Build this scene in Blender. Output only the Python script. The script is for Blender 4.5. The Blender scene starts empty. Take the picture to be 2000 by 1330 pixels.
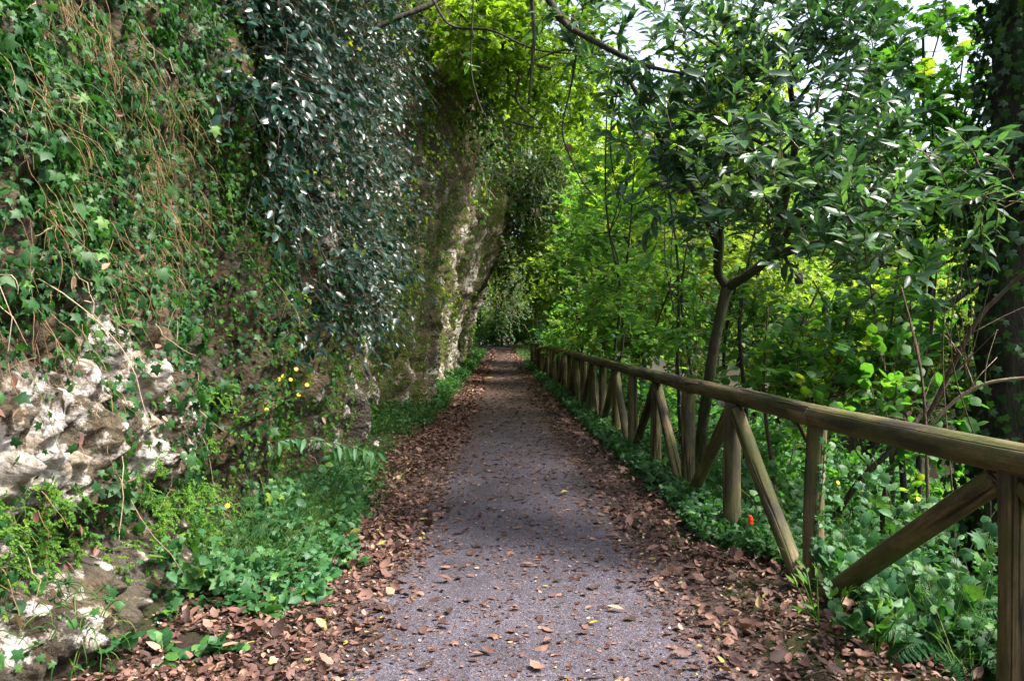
import bpy, math
import numpy as np
from mathutils import Matrix, Vector

rng = np.random.default_rng(11)
R = math.radians
scene = bpy.context.scene
COL = scene.collection

# ------------------------------------------------------------------ camera, sky, sun, exposure
CAM_H, FPX = 1.56, 1556.0            # eye height; focal length in pixels of the 2000 px wide photograph
cam_d = bpy.data.cameras.new("camera")
cam_d.sensor_width = 36.0
cam_d.lens = 28.0
cam_d.clip_start = 0.05
cam_d.clip_end = 2000.0
cam = bpy.data.objects.new("camera", cam_d)
COL.objects.link(cam)
cam.location = (0.0, 0.0, CAM_H)
cam.rotation_euler = (R(90 - 0.55), 0.0, 0.0)
scene.camera = cam

SUN_ELEV, SUN_AZ = 54.0, 102.0        # azimuth clockwise from +Y (straight ahead): the sun stands over the valley on the right
world = bpy.data.worlds.new("World")
scene.world = world
world.use_nodes = True
wn = world.node_tree
wn.nodes.clear()
w_out = wn.nodes.new("ShaderNodeOutputWorld")
w_bg = wn.nodes.new("ShaderNodeBackground")
w_sky = wn.nodes.new("ShaderNodeTexSky")
w_sky.sky_type = 'NISHITA'
w_sky.sun_disc = False
w_sky.sun_elevation = R(SUN_ELEV)
w_sky.sun_rotation = R(SUN_AZ)
w_sky.air_density = 1.0
w_sky.dust_density = 4.0
w_sky.ozone_density = 1.0
w_hsv = wn.nodes.new("ShaderNodeHueSaturation")     # thin bright cloud takes most of the blue out
w_hsv.inputs["Saturation"].default_value = 0.65
w_hsv.inputs["Value"].default_value = 1.0
wn.links.new(w_sky.outputs[0], w_hsv.inputs["Color"])
wn.links.new(w_hsv.outputs[0], w_bg.inputs["Color"])
w_bg.inputs["Strength"].default_value = 0.11
wn.links.new(w_bg.outputs[0], w_out.inputs["Surface"])

sun_d = bpy.data.lights.new("sun", 'SUN')
sun_d.energy = 3.0
sun_d.angle = R(12.0)
sun_d.color = (1.0, 0.95, 0.86)
sun = bpy.data.objects.new("sun", sun_d)
COL.objects.link(sun)
sv = Vector((math.sin(R(SUN_AZ)) * math.cos(R(SUN_ELEV)), math.cos(R(SUN_AZ)) * math.cos(R(SUN_ELEV)), math.sin(R(SUN_ELEV))))
sun.rotation_euler = sv.to_track_quat('Z', 'Y').to_euler()
sun.location = (20, 10, 40)

scene.view_settings.view_transform = 'Standard'
scene.view_settings.look = 'None'
scene.view_settings.gamma = 1.0
scene.view_settings.exposure = 2.0
scene.view_settings.use_curve_mapping = False
scene.render.engine = 'CYCLES'
cy = scene.cycles
cy.max_bounces = 7
cy.diffuse_bounces = 4
cy.glossy_bounces = 2
cy.transmission_bounces = 5
cy.transparent_max_bounces = 4
cy.caustics_reflective = False
cy.caustics_refractive = False
cy.sample_clamp_indirect = 6.0
cy.use_adaptive_sampling = True
cy.adaptive_threshold = 0.02
cy.use_denoising = True

# ------------------------------------------------------------------ numbers: noise and small maths
_perm = np.random.default_rng(5).permutation(256)
_perm = np.concatenate([_perm, _perm, _perm])
_grad = np.random.default_rng(6).normal(size=(256, 3))
_grad /= np.linalg.norm(_grad, axis=1)[:, None]

def noise3(x, y, z):
    x, y, z = np.broadcast_arrays(np.asarray(x, float), np.asarray(y, float), np.asarray(z, float))
    xi, yi, zi = np.floor(x).astype(int), np.floor(y).astype(int), np.floor(z).astype(int)
    xf, yf, zf = x - xi, y - yi, z - zi
    u, v, w = [t * t * t * (t * (t * 6 - 15) + 10) for t in (xf, yf, zf)]
    out = 0.0
    for a in (0, 1):
        for b in (0, 1):
            for c in (0, 1):
                h = _perm[_perm[_perm[(xi + a) & 255] + ((yi + b) & 255)] + ((zi + c) & 255)]
                g = _grad[h]
                d = g[..., 0] * (xf - a) + g[..., 1] * (yf - b) + g[..., 2] * (zf - c)
                out = out + d * (u if a else 1 - u) * (v if b else 1 - v) * (w if c else 1 - w)
    return out * 1.6

def fbm(x, y, z, octv=4, gain=0.5):
    s, a, f = 0.0, 1.0, 1.0
    for i in range(octv):
        s = s + a * noise3(x * f + 13.7 * i, y * f + 5.1 * i, z * f - 7.3 * i)
        a *= gain
        f *= 2.03
    return s

def sstep(a, b, t):
    t = np.clip((t - a) / (b - a), 0, 1)
    return t * t * (3 - 2 * t)

def nrm(v):
    return v / np.maximum(np.linalg.norm(v, axis=-1, keepdims=True), 1e-9)

def rvec(n):
    return nrm(rng.normal(size=(n, 3)))

def at(px, py, Y):                       # photograph pixel + distance ahead -> a point of the place
    return np.array([(px - 1000.0) / FPX * Y, Y, CAM_H + (650.0 - py) / FPX * Y])

# ------------------------------------------------------------------ objects
def tag(o, label=None, cat=None, group=None, kind=None):
    if label: o["label"] = label
    if cat: o["category"] = cat
    if group: o["group"] = group
    if kind: o["kind"] = kind
    return o

def thing(name, label, cat, loc, group=None):
    o = bpy.data.objects.new(name, None)
    o.empty_display_size = 0.2
    COL.objects.link(o)
    o.location = tuple(float(c) for c in loc)
    return tag(o, label, cat, group)

def make_mesh(name, V, faces, mat=None, attrs=None, smooth=False):
    """V (n,3); faces: list of int arrays (m,k), each k constant; attrs {name: (domain, values)}"""
    me = bpy.data.meshes.new(name)
    V = np.ascontiguousarray(V, dtype=np.float32)
    me.vertices.add(len(V))
    me.vertices.foreach_set("co", V.ravel())
    loops = np.concatenate([f.ravel() for f in faces]).astype(np.int32)
    tot = np.concatenate([np.full(len(f), f.shape[1], np.int32) for f in faces])
    start = np.concatenate([[0], np.cumsum(tot)[:-1]]).astype(np.int32)
    me.loops.add(len(loops))
    me.loops.foreach_set("vertex_index", loops)
    me.polygons.add(len(tot))
    me.polygons.foreach_set("loop_start", start)
    me.polygons.foreach_set("loop_total", tot)
    if smooth:
        me.polygons.foreach_set("use_smooth", np.ones(len(tot), bool))
    for an, (dom, val) in (attrs or {}).items():
        at_ = me.attributes.new(an, 'FLOAT', dom)
        at_.data.foreach_set("value", np.ascontiguousarray(val, dtype=np.float32))
    me.update(calc_edges=True)
    if mat is not None:
        me.materials.append(mat)
    return me

def add(name, me, parent=None, loc=None, kind=None, label=None):
    o = bpy.data.objects.new(name, me)
    COL.objects.link(o)
    if parent is not None:
        o.parent = parent
    if loc is not None:
        o.location = tuple(float(c) for c in loc)
    if kind: o["kind"] = kind
    if label: o["label"] = label
    return o

# ------------------------------------------------------------------ tubes (stems, limbs, logs, strands)
def tube_arrays(P, Rad, sides=5, cap=False):
    """P (N,k,3) centre lines, Rad (N,k)"""
    P = np.asarray(P, float); Rad = np.asarray(Rad, float)
    N, k, _ = P.shape
    T = np.gradient(P, axis=1)
    T = nrm(T)
    ref = np.zeros_like(T); ref[..., 0] = 1.0
    bad = np.abs(T[..., 0]) > 0.85
    bad = np.repeat(bad.any(axis=1, keepdims=True), k, axis=1)
    ref[bad] = (0, 0, 1)
    A = nrm(np.cross(T, ref)); B = np.cross(T, A)
    ang = np.linspace(0, 2 * np.pi, sides, endpoint=False)
    ring = A[:, :, None, :] * np.cos(ang)[None, None, :, None] + B[:, :, None, :] * np.sin(ang)[None, None, :, None]
    V = P[:, :, None, :] + ring * Rad[:, :, None, None]
    V = V.reshape(-1, 3)
    i = np.arange(k - 1)[:, None] * sides; j = np.arange(sides)[None, :]
    j2 = (j + 1) % sides
    q = np.stack([i + j, i + j2, i + sides + j2, i + sides + j], -1).reshape(-1, 4)
    Q = (q[None] + (np.arange(N) * k * sides)[:, None, None]).reshape(-1, 4)
    return V, Q

def spline(pts, n):
    """Catmull-Rom through points (m,3 or m,4)"""
    p = np.asarray(pts, float)
    p = np.vstack([2 * p[0] - p[1], p, 2 * p[-1] - p[-2]])
    m = len(p) - 3
    out = []
    for t in np.linspace(0, m - 1e-6, n):
        i = int(t); u = t - i
        a, b, c, d = p[i], p[i + 1], p[i + 2], p[i + 3]
        out.append(0.5 * (2 * b + (c - a) * u + (2 * a - 5 * b + 4 * c - d) * u * u + (-a + 3 * b - 3 * c + d) * u ** 3))
    return np.array(out)

def limb_mesh(name, pts, radii, mat, origin, sides=10, n=24, rough=0.08, seed=0):
    p = spline(pts, n)
    r = np.interp(np.linspace(0, 1, n), np.linspace(0, 1, len(radii)), radii)
    V, Q = tube_arrays(p[None], r[None], sides)
    c = np.repeat(p, sides, axis=0)
    off = V - c
    f = 1 + rough * 2 * noise3(V[:, 0] * 6 + seed, V[:, 1] * 6, V[:, 2] * 2.2) + rough * noise3(V[:, 0] * 17 + seed, V[:, 1] * 17, V[:, 2] * 5)
    V = c + off * f[:, None]
    # close the ends
    V = np.vstack([V, p[0], p[-1]])
    a, b = len(V) - 2, len(V) - 1
    j = np.arange(sides); j2 = (j + 1) % sides
    t1 = np.stack([np.full(sides, a), j2, j], -1)
    t2 = np.stack([np.full(sides, b), (n - 1) * sides + j, (n - 1) * sides + j2], -1)
    return make_mesh(name, V - np.asarray(origin), [Q, np.vstack([t1, t2])], mat, smooth=True)

# ------------------------------------------------------------------ leaf shapes: (verts, tris) ; x across, y along, z out of the face
def leaf_blade(w, fold=0.25, curl=0.2, seg=2):
    ts = [0.33, 0.68]
    ws = [w, w * 0.86]
    v = [(0, 0, 0)]
    for t, ww in zip(ts, ws):
        zc = curl * t * t
        v += [(0, t, -zc), (ww, t, -zc + fold * ww), (-ww, t, -zc + fold * ww)]
    v.append((0, 1, -curl))
    f = [(0, 2, 1), (0, 1, 3), (1, 2, 5), (1, 5, 4), (1, 4, 6), (1, 6, 3), (4, 5, 7), (4, 7, 6)]
    return np.array(v, float), np.array(f)

def leaf_fold(w, fold=0.3, curl=0.12):
    v = [(0, 0, 0), (w, .45, fold * w), (0, 1, -curl), (-w, .45, fold * w)]
    return np.array(v, float), np.array([(0, 1, 2), (0, 2, 3)])

def leaf_fan(outline, centre=(0, .38), curl=0.25, lift=0.05):
    o = list(outline)
    pts = o + [(-x, y) for x, y in reversed(o) if abs(x) > 1e-6]
    v = [(centre[0], centre[1], lift)] + [(x, y, -curl * (x * x + (y - centre[1]) ** 2)) for x, y in pts]
    n = len(pts)
    f = [(0, 1 + i, 1 + (i + 1) % n) for i in range(n)]
    return np.array(v, float), np.array(f)

IVY = leaf_fan([(0, .06), (.22, -.05), (.44, .1), (.30, .32), (.52, .60), (.2, .62), (0, 1.0)], curl=.3)
MAPLE = leaf_fan([(0, .08), (.38, -.04), (.34, .2), (.62, .42), (.34, .55), (.30, .8), (.12, .72), (0, 1.05)], curl=.35)
HAZEL = leaf_fan([(0, .05), (.28, .0), (.47, .28), (.42, .62), (.18, .86), (0, 1.0)], curl=.25)
ROUND = leaf_fan([(0, .0), (.35, .1), (.5, .5), (.3, .85), (0, .95)], curl=.2)
LAUREL = leaf_blade(.17, .35, .18)
OVAL = leaf_blade(.25, .3, .15)
LONG = leaf_blade(.13, .3, .35)
DIAMOND = leaf_fold(.26)
SLIM = leaf_fold(.14, .3, .2)
WIDE = leaf_fold(.42, .3, .15)
DEAD = leaf_blade(.21, .5, -.14)
DEAD2 = leaf_blade(.30, -.3, .16)
DEAD3 = leaf_fan([(0, .02), (.16, .05), (.33, .3), (.25, .45), (.31, .62), (.1, .9), (0, 1.0)], curl=-.45, lift=-.05)
DEAD4 = leaf_fan([(.0, .1), (.3, .0), (.42, .4), (.2, .55), (.26, .8), (0, .7)], curl=.5, lift=.08)

def frames(d, nref):
    d = nrm(d)
    n = nref - (nref * d).sum(-1, keepdims=True) * d
    n = nrm(n)
    r = np.cross(d, n)
    return r, d, n

class Leaves:
    """gathers leaves: base point p, direction d, face normal n, length s, rnd (0..1 tint)"""
    def __init__(self): self.p, self.d, self.n, self.s, self.r = [], [], [], [], []
    def put(self, p, d, n, s, r=None):
        p = np.asarray(p, float).reshape(-1, 3)
        if len(p) == 0: return
        m = len(p)
        self.p.append(p); self.d.append(np.broadcast_to(d, (m, 3))); self.n.append(np.broadcast_to(n, (m, 3)))
        self.s.append(np.broadcast_to(np.asarray(s, float), (m,)))
        self.r.append(rng.random(m) if r is None else np.broadcast_to(np.asarray(r, float), (m,)))
    def arrays(self):
        return [np.concatenate(a) for a in (self.p, self.d, self.n, self.s, self.r)]
    def count(self): return sum(len(a) for a in self.p)

def leaf_mesh(name, arr, tmpl, mat, origin=(0, 0, 0)):
    p, d, n, s, r = arr
    T, F = tmpl
    rr, dd, nn = frames(d, n)
    V = p[:, None, :] + s[:, None, None] * (T[None, :, 0:1] * rr[:, None, :] + T[None, :, 1:2] * dd[:, None, :] + T[None, :, 2:3] * nn[:, None, :])
    V = V.reshape(-1, 3) - np.asarray(origin, float)
    k = len(T)
    Fa = (F[None] + (np.arange(len(p)) * k)[:, None, None]).reshape(-1, 3)
    return make_mesh(name, V, [Fa], mat, {"rnd": ('FACE', np.repeat(r, len(F)))})

_unit = {}
def unit_leaves(key, tmpl, mat, nvar=6):
    if key not in _unit:
        lst = []
        for i in range(nvar):
            T, F = tmpl
            lst.append(make_mesh("leaf", T, [F], mat, {"rnd": ('FACE', np.full(len(F), (i + .5) / nvar))}))
        _unit[key] = lst
    return _unit[key]

def emit(lv, owner, tmpl, mat, key, single=0, body="foliage", origin=None, single_name="leaf", sel=None):
    """the `single` leaves that show largest become parts of their own, the rest one part of kind stuff"""
    arr = lv.arrays() if isinstance(lv, Leaves) else lv
    p, d, n, s, r = arr
    origin = np.array(owner.location) if origin is None else np.asarray(origin, float)
    keep = np.ones(len(p), bool)
    if single:
        Y = np.maximum(p[:, 1], .3)
        u = p[:, 0] / Y * FPX + 1000; v = 650 - (p[:, 2] - CAM_H) / Y * FPX
        inside = (u > 15) & (u < 1985) & (v > 15) & (v < 1315) & (p[:, 1] > 1)
        score = np.where(inside, s / Y, 0)
        idx = np.argsort(-score)[:single]
        idx = idx[score[idx] > 0]
        keep[idx] = False
        us = unit_leaves((key, mat.name, id(tmpl)), tmpl, mat)
        rr, dd, nn = frames(d[idx], n[idx])
        for i, j in enumerate(idx):
            o = bpy.data.objects.new(single_name, us[min(int(r[j] * len(us)), len(us) - 1)])
            COL.objects.link(o)
            o.parent = owner
            sc = s[j]
            M = Matrix(((rr[i, 0] * sc, dd[i, 0] * sc, nn[i, 0] * sc, p[j, 0] - origin[0]),
                        (rr[i, 1] * sc, dd[i, 1] * sc, nn[i, 1] * sc, p[j, 1] - origin[1]),
                        (rr[i, 2] * sc, dd[i, 2] * sc, nn[i, 2] * sc, p[j, 2] - origin[2]),
                        (0, 0, 0, 1)))
            o.matrix_local = M
    if keep.any():
        me = leaf_mesh(body, [a[keep] for a in arr], tmpl, mat, origin)
        return add(body, me, owner, kind="stuff")

# sprays: twigs that leave a root point and droop; leaves sit along them
def sprays(roots, dirs, length, droop=0.6, k=6, jit=0.18):
    N = len(roots)
    P = np.zeros((N, k, 3)); P[:, 0] = roots
    d = nrm(np.array(dirs, float))
    L = np.broadcast_to(np.asarray(length, float), (N,))
    for i in range(1, k):
        d = nrm(d + np.array([0, 0, -droop / k]) + rng.normal(size=(N, 3)) * jit)
        P[:, i] = P[:, i - 1] + d * (L / (k - 1))[:, None]
    return P

def leaves_on(lv, P, m, size, var=.3, t0=.15, spread=1.1, nref=(0, 0, 1), njit=.5, tint=None, droop=0.0):
    N, k, _ = P.shape
    t = t0 + (1 - t0) * (np.arange(m)[None, :] + rng.random((N, m))) / m
    f = t * (k - 1); i = np.minimum(f.astype(int), k - 2); u = (f - i)[..., None]
    row = np.arange(N)[:, None]
    a, b = P[row, i], P[row, i + 1]
    p = (a + (b - a) * u).reshape(-1, 3)
    tan = nrm(b - a).reshape(-1, 3)
    side = nrm(np.cross(tan, np.array([0, 0, 1.0]) + rng.normal(size=tan.shape) * .15))
    sgn = np.where((np.arange(N * m) % 2) == 0, 1, -1)[:, None]
    d = tan + side * sgn * spread + rng.normal(size=tan.shape) * .35 + np.array([0, 0, -droop])
    nr = np.array(nref, float)
    n = (np.repeat(nr, m, axis=0) if nr.ndim == 2 else nr) + rng.normal(size=tan.shape) * njit
    s = size * (1 + var * rng.normal(size=len(p))).clip(.45, 1.7)
    r = None if tint is None else np.repeat(tint, m) if np.ndim(tint) else tint
    if r is not None: r = np.clip(r + rng.normal(size=len(p)) * .12, 0, 1)
    lv.put(p, d, n, s, r)

def twig_mesh(name, P, r0, r1, mat, origin, sides=3):
    N, k, _ = P.shape
    rad = np.linspace(r0, r1, k)[None, :] * np.ones((N, 1))
    V, Q = tube_arrays(P, rad, sides)
    return make_mesh(name, V - np.asarray(origin, float), [Q], mat, {"rnd": ('FACE', np.repeat(rng.random(N), (k - 1) * sides))}, smooth=True)

# ------------------------------------------------------------------ materials
def new_mat(name):
    m = bpy.data.materials.new(name); m.use_nodes = True
    nt = m.node_tree; nt.nodes.clear()
    return m, nt, nt.nodes.new("ShaderNodeOutputMaterial")

def N_(nt, kind, **kw):
    n = nt.nodes.new(kind)
    for k, v in kw.items():
        if k in n.inputs: n.inputs[k].default_value = v
        else: setattr(n, k, v)
    return n

def ramp(nt, stops, fac=None):
    n = nt.nodes.new("ShaderNodeValToRGB")
    el = n.color_ramp.elements
    while len(el) < len(stops): el.new(0.5)
    for e, (pos, c) in zip(el, stops):
        e.position = pos
        e.color = (*c, 1) if len(c) == 3 else c
    if fac is not None: nt.links.new(fac, n.inputs[0])
    return n

def mixc(nt, fac, a, b, blend='MIX'):
    n = nt.nodes.new("ShaderNodeMix"); n.data_type = 'RGBA'; n.blend_type = blend
    for sock, val in ((n.inputs[0], fac), (n.inputs[6], a), (n.inputs[7], b)):
        if hasattr(val, "links"): nt.links.new(val, sock)
        else: sock.default_value = val if not isinstance(val, tuple) or len(val) == 4 else (*val, 1)
    return n.outputs[2]

def leaf_mat(name, stops, rough=.45, trans=.35, tcol=1.9, spec=.5, objvar=0.0):
    m, nt, out = new_mat(name)
    a = N_(nt, "ShaderNodeAttribute", attribute_name="rnd")
    cr = ramp(nt, stops, a.outputs["Fac"])
    col = cr.outputs[0]
    tc = N_(nt, "ShaderNodeNewGeometry")
    nz = N_(nt, "ShaderNodeTexNoise", Scale=38.0, Detail=2.0)
    nt.links.new(tc.outputs["Position"], nz.inputs["Vector"])
    v = N_(nt, "ShaderNodeMapRange"); nt.links.new(nz.outputs[0], v.inputs[0])
    v.inputs[1].default_value = .3; v.inputs[2].default_value = .7; v.inputs[3].default_value = .78; v.inputs[4].default_value = 1.2
    hs = N_(nt, "ShaderNodeHueSaturation"); nt.links.new(col, hs.inputs["Color"]); nt.links.new(v.outputs[0], hs.inputs["Value"])
    col = hs.outputs[0]
    if objvar:
        oi = N_(nt, "ShaderNodeObjectInfo")
        mr = N_(nt, "ShaderNodeMapRange"); nt.links.new(oi.outputs["Random"], mr.inputs[0])
        mr.inputs[3].default_value = .5 - objvar; mr.inputs[4].default_value = .5 + objvar
        h2 = N_(nt, "ShaderNodeHueSaturation"); nt.links.new(mr.outputs[0], h2.inputs["Hue"]); nt.links.new(col, h2.inputs["Color"])
        col = h2.outputs[0]
    b = N_(nt, "ShaderNodeBsdfPrincipled", Roughness=rough)
    b.inputs["Specular IOR Level"].default_value = spec
    nt.links.new(col, b.inputs["Base Color"])
    if trans > 0:
        tcv = mixc(nt, 1.0, col, (tcol * .92, tcol, tcol * .38, 1), 'MULTIPLY')
        t = N_(nt, "ShaderNodeBsdfTranslucent"); nt.links.new(tcv, t.inputs["Color"])
        mx = N_(nt, "ShaderNodeMixShader"); mx.inputs[0].default_value = trans
        nt.links.new(b.outputs[0], mx.inputs[1]); nt.links.new(t.outputs[0], mx.inputs[2])
        nt.links.new(mx.outputs[0], out.inputs[0])
    else:
        nt.links.new(b.outputs[0], out.inputs[0])
    return m

def bark_mat(name, c1, c2, moss=None, mossf=.45, scale=9.0, bump=.5, rough=.85):
    m, nt, out = new_mat(name)
    g = N_(nt, "ShaderNodeNewGeometry")
    mp = N_(nt, "ShaderNodeMapping"); mp.inputs["Scale"].default_value = (1, 1, .3)
    nt.links.new(g.outputs["Position"], mp.inputs[0])
    n1 = N_(nt, "ShaderNodeTexNoise", Scale=scale, Detail=6.0, Roughness=.65); nt.links.new(mp.outputs[0], n1.inputs["Vector"])
    n2 = N_(nt, "ShaderNodeTexNoise", Scale=scale * 4, Detail=3.0); nt.links.new(mp.outputs[0], n2.inputs["Vector"])
    cr = ramp(nt, [(.3, c1), (.7, c2)], n1.outputs[0])
    col = cr.outputs[0]
    if moss:
        n3 = N_(nt, "ShaderNodeTexNoise", Scale=3.0, Detail=5.0); nt.links.new(g.outputs["Position"], n3.inputs["Vector"])
        mr = ramp(nt, [(mossf, (0, 0, 0)), (mossf + .15, (1, 1, 1))], n3.outputs[0])
        col = mixc(nt, mr.outputs[0], col, moss)
    b = N_(nt, "ShaderNodeBsdfPrincipled", Roughness=rough); nt.links.new(col, b.inputs["Base Color"])
    b.inputs["Specular IOR Level"].default_value = .25
    ad = N_(nt, "ShaderNodeMath", operation='ADD'); nt.links.new(n1.outputs[0], ad.inputs[0]); nt.links.new(n2.outputs[0], ad.inputs[1])
    bp = N_(nt, "ShaderNodeBump", Strength=bump, Distance=.02); nt.links.new(ad.outputs[0], bp.inputs["Height"])
    nt.links.new(bp.outputs[0], b.inputs["Normal"]); nt.links.new(b.outputs[0], out.inputs[0])
    return m

def strand_mat(name, stops, rough=.7, trans=.2):
    return leaf_mat(name, stops, rough, trans, 1.3, .25)

M = {}
M['ivy'] = leaf_mat("ivy_leaf", [(0, (.014, .05, .018)), (.35, (.024, .085, .024)), (.7, (.042, .125, .026)), (.93, (.08, .18, .025)), (1, (.15, .24, .03))], .5, .3, 1.9, .28)
M['glossy'] = leaf_mat("glossy_leaf", [(0, (.007, .028, .022)), (.5, (.012, .048, .033)), (.85, (.02, .07, .036)), (1, (.04, .11, .03))], .33, .16, 1.8, .42)
M['laurel'] = leaf_mat("laurel_leaf", [(0, (.022, .068, .035)), (.45, (.05, .12, .058)), (.8, (.09, .18, .07)), (1, (.16, .26, .07))], .33, .34, 1.9, .6)
M['hazel'] = leaf_mat("hazel_leaf", [(0, (.032, .11, .024)), (.5, (.06, .165, .03)), (.9, (.105, .225, .033)), (1, (.24, .28, .04))], .5, .5, 2.1, .3)
M['maple'] = leaf_mat("maple_leaf", [(0, (.06, .17, .04)), (.5, (.11, .235, .045)), (.9, (.17, .30, .05)), (1, (.34, .33, .06))], .5, .55, 2.1, .35)
M['canopy'] = leaf_mat("canopy_leaf", [(0, (.08, .15, .02)), (.5, (.14, .225, .022)), (.9, (.22, .29, .03)), (1, (.32, .31, .04))], .5, .55, 2.1, .3)
M['herb'] = leaf_mat("herb_leaf", [(0, (.018, .072, .026)), (.5, (.032, .11, .032)), (.9, (.06, .16, .035)), (1, (.12, .22, .035))], .5, .33, 1.8, .3)
M['pale'] = leaf_mat("pale_leaf", [(0, (.028, .10, .042)), (.5, (.045, .145, .052)), (1, (.085, .20, .055))], .5, .33, 1.8, .32)
M['fern'] = leaf_mat("fern_leaf", [(0, (.035, .11, .012)), (.5, (.065, .165, .015)), (1, (.12, .23, .02))], .55, .4, 1.7, .25)
M['darkivy'] = leaf_mat("dark_ivy_leaf", [(0, (.012, .035, .014)), (.6, (.022, .06, .02)), (1, (.05, .11, .02))], .55, .22, 1.8, .2)
M['far'] = leaf_mat("far_leaf", [(0, (.06, .14, .035)), (.5, (.12, .21, .045)), (1, (.19, .27, .05))], .5, .5, 2.0, .35, objvar=.03)
M['grass'] = leaf_mat("grass_blade", [(0, (.025, .095, .018)), (.6, (.05, .145, .022)), (.85, (.10, .19, .03)), (1, (.28, .25, .09))], .5, .35, 1.7, .3)
M['straw'] = strand_mat("dry_strand", [(0, (.12, .065, .03)), (.4, (.21, .125, .06)), (.75, (.30, .20, .10)), (1, (.11, .16, .03))])
M['dead'] = leaf_mat("fallen_leaf", [(0, (.026, .016, .015)), (.3, (.068, .035, .029)), (.55, (.135, .068, .053)), (.8, (.25, .138, .10)), (.95, (.42, .28, .19)), (.975, (.32, .28, .06)), (1, (.5, .43, .38))], .6, .1, 1.4, .3)
M['twig'] = bark_mat("twig_bark", (.05, .035, .024), (.12, .085, .055), scale=14)
M['darkbark'] = bark_mat("dark_bark", (.018, .016, .013), (.06, .05, .036), (.03, .045, .014), .5, 7, .9)
M['bark'] = bark_mat("laurel_bark", (.032, .026, .017), (.09, .072, .046), (.035, .05, .016), .44, 8, .6)
M['stem'] = bark_mat("green_stem", (.07, .10, .03), (.12, .12, .05), scale=12)
M['root'] = bark_mat("pale_root", (.16, .11, .07), (.38, .30, .21), scale=14)

def petal(name, c):
    m, nt, out = new_mat(name)
    b = N_(nt, "ShaderNodeBsdfPrincipled", Roughness=.5); b.inputs["Base Color"].default_value = (*c, 1)
    n = N_(nt, "ShaderNodeTexNoise", Scale=90.0); hs = N_(nt, "ShaderNodeHueSaturation"); hs.inputs["Color"].default_value = (*c, 1)
    v = N_(nt, "ShaderNodeMapRange"); nt.links.new(n.outputs[0], v.inputs[0]); v.inputs[3].default_value = .75; v.inputs[4].default_value = 1.25
    nt.links.new(v.outputs[0], hs.inputs["Value"]); nt.links.new(hs.outputs[0], b.inputs["Base Color"])
    nt.links.new(b.outputs[0], out.inputs[0]); return m
M['yellow'] = petal("yellow_petal", (.82, .55, .01))
M['red'] = petal("red_berry", (.75, .045, .012))
M['white'] = petal("white_petal", (.75, .72, .62))

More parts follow.
